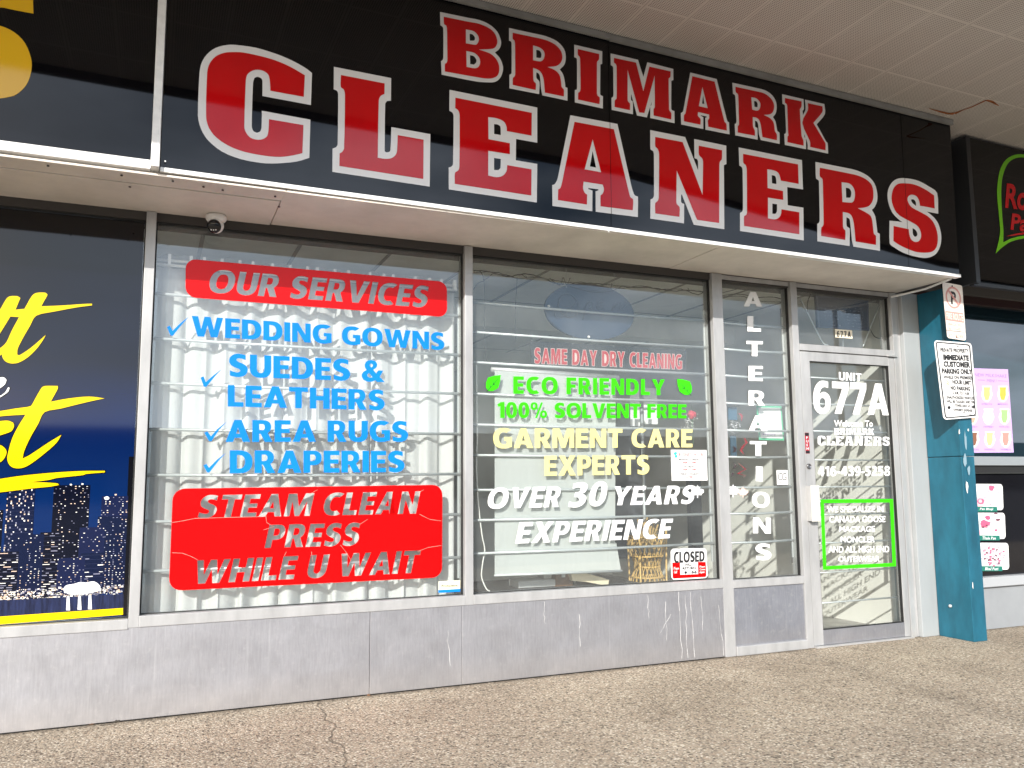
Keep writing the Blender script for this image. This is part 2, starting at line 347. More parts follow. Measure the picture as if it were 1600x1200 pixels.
def panel_mat(name, col, rust=False):
    """dull sheet aluminium: mottled, wiped, with pale drips and dents"""
    m = bpy.data.materials.new(name); m.use_nodes = True; n = m.node_tree.nodes; l = m.node_tree.links.new
    b = n['Principled BSDF']; b.inputs['Metallic'].default_value = .75
    t = n.new('ShaderNodeTexCoord')
    a = n.new('ShaderNodeTexNoise'); a.inputs['Scale'].default_value = 5; a.inputs['Detail'].default_value = 9; a.inputs['Roughness'].default_value = .7
    l(t.outputs['Object'], a.inputs['Vector'])
    r = n.new('ShaderNodeValToRGB'); r.color_ramp.elements[0].position = .3; r.color_ramp.elements[1].position = .72
    r.color_ramp.elements[0].color = (*[c*.92 for c in col], 1); r.color_ramp.elements[1].color = (*[min(1, c*1.08) for c in col], 1)
    l(a.outputs['Fac'], r.inputs[0])
    mp2 = n.new('ShaderNodeMapping'); mp2.inputs['Scale'].default_value = (38, 1, 1.1); l(t.outputs['Object'], mp2.inputs[0])
    d = n.new('ShaderNodeTexNoise'); d.inputs['Scale'].default_value = 1.0; d.inputs['Detail'].default_value = 4; l(mp2.outputs[0], d.inputs['Vector'])
    dr = n.new('ShaderNodeValToRGB'); dr.color_ramp.elements[0].position = .62; dr.color_ramp.elements[1].position = .76; dr.color_ramp.elements[1].color = (.3, .3, .3, 1)
    l(d.outputs['Fac'], dr.inputs[0])
    mx2 = n.new('ShaderNodeMix'); mx2.data_type = 'RGBA'; mx2.inputs['B'].default_value = (.6, .6, .61, 1)
    l(dr.outputs[0], mx2.inputs['Factor']); l(r.outputs[0], mx2.inputs['A'])
    # scattered pale scuffs
    s = n.new('ShaderNodeTexNoise'); s.inputs['Scale'].default_value = 26; s.inputs['Detail'].default_value = 8; s.inputs['Roughness'].default_value = .75; l(t.outputs['Object'], s.inputs['Vector'])
    sr = n.new('ShaderNodeValToRGB'); sr.color_ramp.elements[0].position = .54; sr.color_ramp.elements[1].position = .78; sr.color_ramp.elements[1].color = (.75, .75, .75, 1)
    l(s.outputs['Fac'], sr.inputs[0])
    mx3 = n.new('ShaderNodeMix'); mx3.data_type = 'RGBA'; mx3.inputs['B'].default_value = (.52, .515, .52, 1)
    l(sr.outputs[0], mx3.inputs['Factor']); l(mx2.outputs['Result'], mx3.inputs['A'])
    mb = n.new('ShaderNodeMapping'); mb.inputs['Scale'].default_value = (95, 1, 11); l(t.outputs['Object'], mb.inputs[0])
    sb = n.new('ShaderNodeTexNoise'); sb.inputs['Scale'].default_value = 1; sb.inputs['Detail'].default_value = 6; sb.inputs['Roughness'].default_value = .7; l(mb.outputs[0], sb.inputs['Vector'])
    rb = n.new('ShaderNodeValToRGB'); rb.color_ramp.elements[0].position = .3; rb.color_ramp.elements[0].color = (.88, .88, .885, 1); rb.color_ramp.elements[1].position = .7; rb.color_ramp.elements[1].color = (1.09, 1.09, 1.09, 1); l(sb.outputs['Fac'], rb.inputs[0])
    mbx = n.new('ShaderNodeMix'); mbx.data_type = 'RGBA'; mbx.blend_type = 'MULTIPLY'; mbx.inputs['Factor'].default_value = 1; l(mx3.outputs['Result'], mbx.inputs['A']); l(rb.outputs[0], mbx.inputs['B']); mx3 = mbx
    # dirt splashed up from the pavement
    xyz = n.new('ShaderNodeSeparateXYZ'); l(t.outputs['Object'], xyz.inputs[0])
    mr = n.new('ShaderNodeMapRange'); mr.inputs['From Min'].default_value = .0; mr.inputs['From Max'].default_value = .17; mr.inputs['To Min'].default_value = .55; mr.inputs['To Max'].default_value = 0
    l(xyz.outputs['Z'], mr.inputs['Value'])
    ml = n.new('ShaderNodeMath'); ml.operation = 'MULTIPLY'; l(mr.outputs[0], ml.inputs[0]); l(a.outputs['Fac'], ml.inputs[1])
    mx4 = n.new('ShaderNodeMix'); mx4.data_type = 'RGBA'; mx4.inputs['B'].default_value = (.52, .46, .4, 1)
    l(ml.outputs[0], mx4.inputs['Factor']); l(mx3.outputs['Result'], mx4.inputs['A']); l(mx4.outputs['Result'], b.inputs['Base Color'])
    rr = n.new('ShaderNodeMapRange'); rr.inputs['To Min'].default_value = .36; rr.inputs['To Max'].default_value = .58; l(a.outputs['Fac'], rr.inputs['Value']); l(rr.outputs[0], b.inputs['Roughness'])
    dn = n.new('ShaderNodeTexNoise'); dn.inputs['Scale'].default_value = 3.2; dn.inputs['Detail'].default_value = 2; l(t.outputs['Object'], dn.inputs['Vector'])
    bp = n.new('ShaderNodeBump'); bp.inputs['Strength'].default_value = .22; bp.inputs['Distance'].default_value = .02
    l(dn.outputs['Fac'], bp.inputs['Height']); l(bp.outputs[0], b.inputs['Normal'])
    return m

def soffit_mat():
    """perforated metal planks with plain lapped edges between them"""
    m = bpy.data.materials.new('perforated_soffit'); m.use_nodes = True; n = m.node_tree.nodes; l = m.node_tree.links.new
    b = n['Principled BSDF']; b.inputs['Roughness'].default_value = .55
    t = n.new('ShaderNodeTexCoord'); xyz = n.new('ShaderNodeSeparateXYZ'); l(t.outputs['Object'], xyz.inputs[0])
    def mth(op, a, b_=None, c_=None):
        q = n.new('ShaderNodeMath'); q.operation = op
        for i, v_ in enumerate((a, b_, c_)):
            if v_ is None: continue
            if isinstance(v_, (int, float)): q.inputs[i].default_value = v_
            else: l(v_, q.inputs[i])
        return q.outputs[0]
    px, py = mth('MULTIPLY', xyz.outputs['X'], 1/.0135), mth('MULTIPLY', xyz.outputs['Y'], 1/.0135)
    dx, dy = mth('SUBTRACT', mth('FRACT', px), .5), mth('SUBTRACT', mth('FRACT', py), .5)
    d = mth('SQRT', mth('ADD', mth('MULTIPLY', dx, dx), mth('MULTIPLY', dy, dy)))
    hole = mth('LESS_THAN', d, .27)
    fx = mth('FRACT', mth('MULTIPLY', xyz.outputs['X'], 1/.305))
    edge = mth('GREATER_THAN', mth('MINIMUM', fx, mth('SUBTRACT', 1.0, fx)), .045)
    seam = mth('LESS_THAN', fx, .014)
    fy = mth('FRACT', mth('MULTIPLY', mth('ADD', xyz.outputs['Y'], .3), 1/.61))
    edgey = mth('GREATER_THAN', mth('MINIMUM', fy, mth('SUBTRACT', 1.0, fy)), .018)
    hole = mth('MULTIPLY', mth('MULTIPLY', hole, edge), edgey)
    nzn = n.new('ShaderNodeTexNoise'); nzn.inputs['Scale'].default_value = 1.7; nzn.inputs['Detail'].default_value = 6; l(t.outputs['Object'], nzn.inputs['Vector'])
    r = n.new('ShaderNodeValToRGB'); r.color_ramp.elements[0].position = .3; r.color_ramp.elements[0].color = (.54, .50, .455, 1); r.color_ramp.elements[1].position = .7; r.color_ramp.elements[1].color = (.62, .585, .54, 1)
    l(nzn.outputs['Fac'], r.inputs[0])
    m1 = n.new('ShaderNodeMix'); m1.data_type = 'RGBA'; m1.inputs['B'].default_value = (.09, .075, .065, 1); l(hole, m1.inputs['Factor']); l(r.outputs[0], m1.inputs['A'])
    m2 = n.new('ShaderNodeMix'); m2.data_type = 'RGBA'; m2.inputs['B'].default_value = (.3, .27, .24, 1); l(seam, m2.inputs['Factor']); l(m1.outputs['Result'], m2.inputs['A'])
    l(m2.outputs['Result'], b.inputs['Base Color'])
    return m

def glass_mat(name, tint=(.955, .97, .962), dust=.032, ior=1.65):
    m = bpy.data.materials.new(name); m.use_nodes = True; n = m.node_tree.nodes; l = m.node_tree.links.new; n.clear()
    o = n.new('ShaderNodeOutputMaterial'); tr = n.new('ShaderNodeBsdfTransparent'); tr.inputs[0].default_value = (*tint, 1)
    gl = n.new('ShaderNodeBsdfGlossy'); gl.inputs['Roughness'].default_value = .0; gl.inputs['Color'].default_value = (.95, .97, 1, 1)
    ge = n.new('ShaderNodeNewGeometry'); dp_ = n.new('ShaderNodeVectorMath'); dp_.operation = 'DOT_PRODUCT'; l(ge.outputs['Incoming'], dp_.inputs[0]); l(ge.outputs['Normal'], dp_.inputs[1])
    ab = n.new('ShaderNodeMath'); ab.operation = 'ABSOLUTE'; l(dp_.outputs['Value'], ab.inputs[0]); om = n.new('ShaderNodeMath'); om.operation = 'SUBTRACT'; om.inputs[0].default_value = 1; l(ab.outputs[0], om.inputs[1])
    pw = n.new('ShaderNodeMath'); pw.operation = 'POWER'; pw.inputs[1].default_value = 5; l(om.outputs[0], pw.inputs[0])
    f0 = ((ior-1)/(ior+1))**2; fr = n.new('ShaderNodeMath'); fr.operation = 'MULTIPLY_ADD'; fr.inputs[1].default_value = 1-f0; fr.inputs[2].default_value = f0; l(pw.outputs[0], fr.inputs[0])
    df = n.new('ShaderNodeBsdfDiffuse'); df.inputs[0].default_value = (.75, .78, .78, 1)
    tx = n.new('ShaderNodeTexCoord'); nn_ = n.new('ShaderNodeTexNoise'); nn_.inputs['Scale'].default_value = 4; nn_.inputs['Detail'].default_value = 7
    l(tx.outputs['Object'], nn_.inputs['Vector'])
    mr = n.new('ShaderNodeMapRange'); mr.inputs['From Min'].default_value = .3; mr.inputs['From Max'].default_value = .75; mr.inputs['To Min'].default_value = dust*.6; mr.inputs['To Max'].default_value = dust*1.6
    l(nn_.outputs['Fac'], mr.inputs['Value'])
    a = n.new('ShaderNodeMixShader'); b = n.new('ShaderNodeMixShader')
    l(mr.outputs[0], a.inputs[0]); l(tr.outputs[0], a.inputs[1]); l(df.outputs[0], a.inputs[2])
    l(fr.outputs[0], b.inputs[0]); l(a.outputs[0], b.inputs[1]); l(gl.outputs[0], b.inputs[2]); l(b.outputs[0], o.inputs[0])
    return m
def cloth_mat(name, col, trans=.45):
    m = bpy.data.materials.new(name); m.use_nodes = True; n = m.node_tree.nodes; l = m.node_tree.links.new; n.clear()
    o = n.new('ShaderNodeOutputMaterial'); d = n.new('ShaderNodeBsdfDiffuse'); t = n.new('ShaderNodeBsdfTranslucent'); mx_ = n.new('ShaderNodeMixShader')
    tc_ = n.new('ShaderNodeTexCoord'); mp_ = n.new('ShaderNodeMapping'); mp_.inputs['Scale'].default_value = (60, 60, 3)
    nz_ = n.new('ShaderNodeTexNoise'); nz_.inputs['Scale'].default_value = 2; nz_.inputs['Detail'].default_value = 6
    r_ = n.new('ShaderNodeValToRGB'); r_.color_ramp.elements[0].color = (*[c*.88 for c in col], 1); r_.color_ramp.elements[1].color = (*col, 1)
    l(tc_.outputs['Object'], mp_.inputs[0]); l(mp_.outputs[0], nz_.inputs['Vector']); l(nz_.outputs['Fac'], r_.inputs[0])
    l(r_.outputs[0], d.inputs[0]); l(r_.outputs[0], t.inputs[0]); mx_.inputs[0].default_value = trans
    l(d.outputs[0], mx_.inputs[1]); l(t.outputs[0], mx_.inputs[2]); l(mx_.outputs[0], o.inputs[0])
    return m

ALU = mat('anodised_aluminium', (.4, .402, .405), .42, .3, noise=(9, .16, (1, 1, .25)), bump=(40, .1, .002))
ALU2 = mat('bright_aluminium', (.52, .52, .52), .35, .5, noise=(14, .12, (1, 1, .2)))
TRIM = mat('white_metal_trim', (.8, .8, .79), .35, .1, noise=(20, .1))
GREYTRIM = mat('grey_angle_trim', (.25, .25, .24), .6, 0, noise=(6, .2))
RISER = panel_mat('stall_riser_sheet', (.40, .40, .425))
KICK = panel_mat('kick_plate_sheet', (.34, .35, .39))
GASKET = mat('black_gasket', (.012, .012, .012), .6)
SIGNBLK = mat('gloss_black_panel', (.002, .002, .003), .03, 0, .4, noise=(3, .3))
SIGNRED = mat('gloss_red_vinyl', (.52, .002, .004), .05, 0, .42, noise=(2.5, .08))
SIGNWHT = mat('gloss_white_vinyl', (.74, .74, .75), .08, 0, .5)
SOFF = mat('painted_board', (.66, .61, .55), .6, 0, .4, noise=(2.4, .16), bump=(25, .12, .004))
PERF = soffit_mat()
GROUND = ground_mat()
GLASS = glass_mat('window_glass')
GLASS_D = glass_mat('door_glass', dust=.025)
V_BLUE = mat('blue_vinyl', (.003, .185, .62), .4, 0, .2, noise=(2.2, .1))
V_GREEN = mat('green_vinyl', (.04, .56, .004), .4, 0, .2, noise=(3, .1))
V_CREAM = mat('pale_yellow_vinyl', (.67, .61, .26), .4, 0, .25, noise=(3, .08))
V_WHITE = mat('white_vinyl', (.76, .77, .78), .4, 0, .3, noise=(3, .06))
V_RED = mat('red_vinyl', (.68, .0012, .002), .22, 0, .22, noise=(1.6, .08))
V_DKGREEN = mat('dark_green_ink', (.01, .12, .012), .4)
RODM = mat('galvanised_rod', (.55, .585, .6), .4, .45)
WHITEP = mat('white_plastic', (.8, .79, .77), .4)
BLACKP = mat('black_plastic', (.015, .015, .016), .35)
INK = mat('black_ink', (.012, .012, .014), .5)
REDINK = mat('red_ink', (.62, .015, .02), .45)
PAPER = mat('white_card', (.74, .74, .74), .5)
CURT = cloth_mat('white_curtain_cloth', (.8, .81, .81), .3)
BLIND = cloth_mat('white_blind_cloth', (.62, .65, .64), .22)
TEAL = mat('teal_paint', (.010, .098, .152), .42, 0, .4, noise=(7, .3, (1, 1, .35)), bump=(30, .12, .003))
GALV = mat('grey_pier_paint', (.37, .39, .4), .5, .2, noise=(4, .1, (1, 1, .3)))
WALLI = mat('shop_wall_paint', (.8, .79, .74), .7, noise=(2, .05))
CEILI = mat('ceiling_tile', (.84, .84, .8), .8, noise=(5, .08))
GRID = mat('ceiling_grid', (.28, .28, .27), .6)
FLOORI = mat('shop_floor', (.3, .29, .27), .5, noise=(6, .3))
RUST = mat('rust_stain', (.3, .1, .03), .9, noise=(30, .5))
SCREW = mat('screw_head', (.05, .045, .04), .5, .4)

# ------------------------------------------------------------------ ground
bm = bmesh.new()
box(bm, -40, 60, -6.2, -.0, -.16, 0.0)
struct(link('pavement', bm, GROUND))
bm = bmesh.new(); bmesh.ops.create_grid(bm, x_segments=1, y_segments=1, size=700)
o = struct(link('parking_lot', bm, mat('asphalt', (.055, .055, .057), .85, noise=(1.2, .3), bump=(60, .4, .01)))); o.location = (0, 0, -.165)

# small debris along the foot of the wall
def debris(u, v, s, m, label, g=None):
    p = atz(u, v, 0.0); bm = bmesh.new(); bmesh.ops.create_icosphere(bm, subdivisions=2, radius=s)
    for vv in bm.verts: vv.co = Vector((vv.co.x*random.uniform(.8, 1.5), vv.co.y*random.uniform(.5, .9), vv.co.z*random.uniform(.3, .75)))
    o = link('leaf_litter', bm, m); o.location = p+Vector((0, -.01-s*.6, s*.3)); o.rotation_euler = (0, .1, random.uniform(0, 3))
    tag(o, label, 'leaf litter', g)
LEAFM = mat('dead_leaf', (.14, .07, .035), .8); LEAFD = mat('dark_leaf', (.035, .028, .02), .8)
debris(145, 1130, .016, LEAFM, 'reddish brown dry leaf curled against the foot of the metal wall, leftmost of the scraps')
debris(184, 1127, .012, LEAFD, 'small black scrap beside the reddish dry leaf under the wall')
debris(350, 1107, .011, LEAFM, 'brown crumb at the wall foot below the steam clean banner')
debris(575, 1086, .010, LEAFM, 'brown scrap at the wall foot under the panel seam')

# ------------------------------------------------------------------ shop building shell: bulkhead, soffit boards, stall riser
X0, XR = -3.2, 5.262             # bulkhead runs from well left of the picture to the sign's right end
HEAD = 2.600
bulk = thing('bulkhead', 'beige boxed bulkhead carrying the shop signs above the windows', 'bulkhead')
boxo('face_backing', (X0, XR-.004, -.515, .2, HEAD+.012, 3.72), SOFF, bulk)
# underside boards: a thinner screwed board at the left, plain boards to the right
xs = at(423, 354).x
boxo('soffit_board', (X0, xs-.003, -.40, .02, HEAD-.006, HEAD+.010), SOFF, bulk, bev=.002)
boxo('soffit_board', (X0, xs+.01, -.548, -.404, HEAD-.001, HEAD+.010), SOFF, bulk, bev=.002)
boxo('soffit_board', (xs+.002, 3.18, -.548, .02, HEAD-.002, HEAD+.010), SOFF, bulk, bev=.002)
boxo('soffit_board', (3.184, XR, -.548, .02, HEAD-.004, HEAD+.010), SOFF, bulk, bev=.002)
bm = bmesh.new()
for u, v in ((75, 259), (190, 274), (203, 292), (318, 292), (348, 297), (430, 307), (436, 323), (270, 283)):
    p = atz(u, v, HEAD-.008); lathe(bm, [(.0055, -.003), (.006, .001), (.004, .003)], p, 8)
o = link('screw', bm, SCREW, bulk)
# strip of loose edging at the right end
bm = bmesh.new(); tube(bm, [(XR-.03, -.5, HEAD-.012), (XR+.0, -.25, HEAD-.03), (XR-.09, -.02, HEAD-.05)], .008, 6); link('loose_edge_strip', bm, TRIM, bulk)
# wall above the neighbour and behind the sign gap
boxo('return_wall', (XR+.002, 5.60, -.10, .2, 2.70, 3.72), mat('dark_gap', (.012, .012, .013), .6), bulk)
boxo('head_liner', (X0, XR-.004, .022, .2, HEAD-.05, HEAD+.008), mat('dark_liner', (.05, .045, .042), .7), bulk)

riser = thing('stall_riser', 'dull dented sheet metal wall below the display windows', 'wall')
seam = at(578, 1000).x; seam2 = at(1149, 960).x
boxo('metal_panel', (-3.2, seam-.0012, .0, .14, 0.0045, .447), RISER, riser, bev=.002)
boxo('metal_panel', (seam+.0012, at(722, 1010).x-.0008, .0, .14, 0.0045, .447), RISER, riser, bev=.002)
boxo('metal_panel', (at(722, 1010).x+.0008, seam2, .0, .14, 0.0045, .447), RISER, riser, bev=.002)
boxo('base_gap', (-3.2, seam2, 0.012, .13, -.004, .0035), GASKET, riser)
# white drips on the last panel
bm = bmesh.new()
for u0, v0, u1, v1 in ((1060, 925, 1066, 1030), (1071, 930, 1074, 1028), (1079, 925, 1086, 1027), (1122, 945, 1131, 1024), (1049, 960, 1030, 990), (1012, 930, 1014, 965), (1040, 940, 1042, 1000), (1096, 932, 1098, 985), (905, 960, 907, 1010), (700, 985, 702, 1040), (850, 940, 851, 975)):
    a, b = at(u0, v0, -.0012), at(u1, v1, -.0012)
    pts = [a.lerp(b, k/7)+Vector((random.uniform(-.006, .006), 0, 0)) for k in range(8)]
    for k in range(7):
        w_ = .0016*random.uniform(.4, 1.1); p, q = pts[k], pts[k+1]
        bm.faces.new([bm.verts.new(z) for z in (p-Vector((w_, 0, 0)), p+Vector((w_, 0, 0)), q+Vector((w_, 0, 0)), q-Vector((w_, 0, 0)))])
link('dried_drip', bm, mat('lime_drip', (.55, .55, .54), .8), riser)

# ------------------------------------------------------------------ storefront frame
GY = .055                                     # face of the glass
DY = GY-.0025                                 # vinyl on the outside of the glass
fr = thing('storefront_frame', 'pale aluminium mullions and jambs standing between the shop windows and door', 'window frame')
MULL = [(-.088, -.039, 0), (1.694, 1.745, 0), (3.515, 3.600, 1)]
for a, b, full in MULL:
    boxo('mullion', (a, b, -.004 if not full else -.002, .105, (.447 if not full else 0.0), HEAD-.008), ALU, fr, bev=.002)
boxo('door_jamb', (4.205, 4.262, -.002, .105, 0.0, HEAD-.009), ALU, fr, bev=.002)
boxo('door_jamb', (5.182, 5.232, -.003, .105, 0.0, HEAD-.009), ALU2, fr, bev=.002)
boxo('jamb_strip', (5.234, 5.262, .004, .105, 0.0, HEAD-.011), ALU, fr, bev=.002)
boxo('transom_bar', (4.264, 5.180, -.002, .105, 2.090, 2.138), ALU, fr, bev=.002)
boxo('head_rail', (3.602, 4.203, .012, .1, 2.560, HEAD-.010), ALU, fr, bev=.002)
boxo('head_rail', (4.264, 5.180, .012, .1, 2.560, HEAD-.010), ALU, fr, bev=.002)

def window(name, label, x0, x1, z0, z1, sill=None, glass=GLASS, frame=True, y=GY):
    t = thing(name, label, 'window')
    boxo('pane', (x0-.004, x1+.004, y, y+.006, z0-.004, z1+.004), glass, t)
    if sill: boxo('sill', (x0, x1, -.006, .105, sill, z0), ALU, t, bev=.003)
    if frame:
        bm = bmesh.new(); g = .007
        box(bm, x0, x0+g, y-.022, y-.001, z0, z1); box(bm, x1-g, x1, y-.022, y-.001, z0, z1)
        box(bm, x0+g, x1-g, y-.022, y-.001, z1-g, z1); box(bm, x0+g, x1-g, y-.014, y-.001, z0, z0+.004)
        link('gasket', bm, GASKET, t)
    return t
ZS = .503
winA = window('display_window', 'wide display window hung with white curtains behind horizontal bars', -.039, 1.694, ZS, HEAD-.05, .447)
winB = window('display_window', 'display window showing a white roller blind and hanging open sign', 1.745, 3.515, ZS, HEAD-.05, .447)
winC = window('side_window', 'narrow tall window carrying stacked white letters beside the door', 3.600, 4.205, .492, 2.56)
boxo('sill', (3.600, 4.205, -.001, .105, .440, .492), ALU, winC, bev=.003)
boxo('kick_panel', (3.602, 4.203, .012, .1, .062, .439), KICK, winC)
boxo('kick_sill', (3.602, 4.203, -.012, .1, 0.0, .062), ALU, winC, bev=.004)
winD = window('transom_window', 'small square window above the glass door with an unlit blue sign', 4.262, 5.182, 2.138, 2.56)
winE = window('display_window', 'window of the left neighbour covered by a night skyline poster', -3.2, -.088, ZS-.012, HEAD-.05, .440)
winE.children[1].name = 'sill'

# ---- bars behind the glass
def grille(label, x0, x1, zs, y=.082, post=None):
    t = thing('window_bars', label, 'security bars')
    for z in zs:
        bm = bmesh.new(); tube(bm, [(x0, y, z), ((x0+x1)/2, y, z-.004), (x1, y, z+.002)], .0085, 8); link('bar', bm, RODM, t, True)
    for x in (x0+.004, x1-.004):
        boxo('side_rail', (x-.006, x+.006, y+.008, y+.016, zs[-1]-.12, zs[0]+.08), RODM, t)
    return t
ZB1 = [2.17, 1.927, 1.689, 1.445, 1.205, .965, .713]
ZB2 = [2.265, 2.077, 1.889, 1.695, 1.506, 1.32, 1.11, .93, .733]
grille('seven horizontal metal bars across the curtained window', -.03, 1.69, ZB1)
grille('horizontal metal bars across the window with the roller blind', 1.752, 3.508, ZB2)
grille('short horizontal metal bars across the narrow window of stacked letters', 3.606, 4.2, ZB2)

# ------------------------------------------------------------------ left neighbour: poster and sign
PY = GY-.004
pos = thing('window_poster', 'dark blue night skyline poster with big yellow brush lettering', 'poster')
NAVY = mat('poster_navy', (.003, .011, .055), .05, 0, .5)
_n, _l = NAVY.node_tree.nodes, NAVY.node_tree.links.new           # the print fades from black sky to navy dusk
_t = _n.new('ShaderNodeTexCoord'); _x = _n.new('ShaderNodeSeparateXYZ'); _l(_t.outputs['Object'], _x.inputs[0])
_m = _n.new('ShaderNodeMapRange'); _m.inputs['From Min'].default_value = 1.0; _m.inputs['From Max'].default_value = 2.3; _l(_x.outputs['Z'], _m.inputs['Value'])
_r = _n.new('ShaderNodeValToRGB'); _e = _r.color_ramp.elements; _e[0].color = (.001, .016, .085, 1); _e[1].color = (.001, .001, .003, 1)
_q = _e.new(.35); _q.color = (.001, .008, .055, 1); _q = _e.new(.6); _q.color = (.002, .004, .016, 1); _l(_m.outputs[0], _r.inputs[0]); _l(_r.outputs[0], _n['Principled BSDF'].inputs['Base Color'])
PBLK = mat('poster_black', (.003, .003, .005), .06)
PYEL = mat('poster_yellow', (.74, .52, .002), .12, 0, .3); PWHT = mat('poster_white', (.8, .8, .82), .15)
PXR = at(210, 700, PY).x
boxo('print', (-3.19, -.098, PY, PY+.003, ZS-.004, HEAD-.06), NAVY, pos)
pr = at(193, 900, PY).x
boxo('black_margin', (pr, -.0985, PY-.0012, PY-.0002, ZS-.002, 1.30), PBLK, pos)
TT = [(0,310),(70,190),(110,162),(190,160),(225,180),(170,310),(270,300),(350,160),(400,125),(500,122),(525,145),(455,272),(700,262),(900,248),(1015,243),(1015,262),(850,283),(600,330),(400,375),(330,490),(260,610),(195,740),(190,805),(215,812),(340,730),(505,588),(470,650),(400,745),(300,840),(200,895),(120,902),(60,880),(30,840),(20,800),(0,815),(-100,870),(-190,840),(-200,780),(-100,800),(0,735),(70,670),(130,540),(210,392),(115,385),(0,570),(-100,720),(-200,740),(-210,660),(-100,480)]
ST = [(0,330),(150,305),(300,282),(330,240),(410,100),(450,82),(570,82),(570,110),(500,238),(680,205),(880,187),(1030,205),(900,232),(760,265),(600,305),(440,340),(380,450),(300,590),(240,720),(222,800),(300,760),(480,640),(605,565),(560,640),(450,740),(320,840),(240,885),(160,895),(100,870),(72,810),(80,740),(120,600),(180,480),(252,365),(120,372),(0,382),(-250,410),(-400,420),(-250,360)]
SS1 = [(0,430),(80,425),(130,445),(138,480),(110,530),(0,570),(-90,600),(-140,540),(-90,460)]
SS2 = [(0,665),(50,700),(65,740),(40,800),(0,835),(-80,860),(-160,800),(-120,680)]
SW = [(0,1000),(200,970),(500,940),(800,922),(1035,920),(1035,935),(850,950),(820,962),(560,990),(480,1010),(290,1033),(450,1035),(570,1045),(580,1060),(500,1075),(300,1095),(0,1132),(-500,1180),(-700,1120),(-400,1050)]
E1 = [(-60,1100),(0,1058),(45,1058),(72,1085),(55,1130),(0,1175),(-60,1190)]
E2 = [(0,180),(50,145),(80,95),(95,100),(80,140),(0,195),(-60,215),(-60,195)]
def decal(name, loops, ox, oy, s, Y, m, parent, sm=True, dark=None):
    bm = bmesh.new(); sheet(bm, trace(loops, ox, oy, s, Y, sm)); return link(name, bm, m, parent)
def grow(lp, d):
    """outline pushed outward by d (traced units, image axes)"""
    n = len(lp); P = [Vector(p) for p in lp]; A = sum(P[i-1].x*P[i].y-P[i].x*P[i-1].y for i in range(n)); sg = 1 if A > 0 else -1; o = []
    for i in range(n):
        a, b = (P[i]-P[i-1]).normalized(), (P[(i+1) % n]-P[i]).normalized()
        na, nb = Vector((a.y, -a.x))*sg, Vector((b.y, -b.x))*sg; q = na+nb
        if q.length < .3: q = (na)
        q = q.normalized(); k = max(.5, q.dot(na)); o.append(tuple(P[i]+q*(d/k)))
    return o
for nm, lp, ox, oy, s, m in (('brush_lettering', TT, 0, 440, 7.059, PYEL), ('brush_lettering', ST, 0, 590, 6.316, PYEL), ('brush_lettering', SS1, 0, 590, 6.316, PYEL), ('brush_lettering', SS2, 0, 590, 6.316, PYEL), ('brush_swash', SW, 0, 590, 6.316, PYEL), ('script_letter', E1, 0, 440, 7.059, PWHT), ('script_letter', E2, 0, 590, 6.316, PWHT)):
    o = decal(nm, [grow(lp, 7)], ox, oy, s, PY-.0022, PBLK, pos); o.name = nm+'_shadow'
    decal(nm, [lp], ox, oy, s, PY-.0034, m, pos)
# skyline
def zq(x0, y0, x1, y1, dy):                 # quad given in the skyline zoom's units; keeps the rows level on the poster
    a, b = at(x0/5.217, 740+y0/5.217, PY-dy), at(x1/5.217, 740+y1/5.217, PY-dy)
    return a, b
def level(x, y): return y + (x-500)*-.047    # rows lean with the photo's perspective
PBLD = [mat('poster_tower_%s' % k, c, .08) for k, c in (('dark', (.002, .003, .010)), ('navy', (.003, .007, .030)), ('dusk', (.006, .010, .042)))]
LIT = [mat('poster_light_%s' % k, c, .1) for k, c in (('white', (.85, .82, .76)), ('warm', (.7, .52, .4)), ('dim', (.22, .22, .3)))]
rects = [(-420, 560, -200, 1010), (-190, 300, -20, 1010), (62, 110, 235, 1010), (0, 640, 130, 1010), (100, 500, 330, 1010), (330, 480, 470, 1010), (440, 95, 690, 1000), (470, 690, 680, 1000), (650, 440, 830, 1000), (800, 350, 1010, 990), (830, 185, 1010, 990), (660, 650, 830, 1000)]
random.seed(21)
fl = bmesh.new(); bb = [bmesh.new() for _ in PBLD]; lb = [bmesh.new() for _ in LIT]
def flatq(bm, x0, x1, z0, z1, y): bm.faces.new([bm.verts.new(p) for p in ((x0, y, z0), (x1, y, z0), (x1, y, z1), (x0, y, z1))])
order = sorted(rects, key=lambda r: r[1])
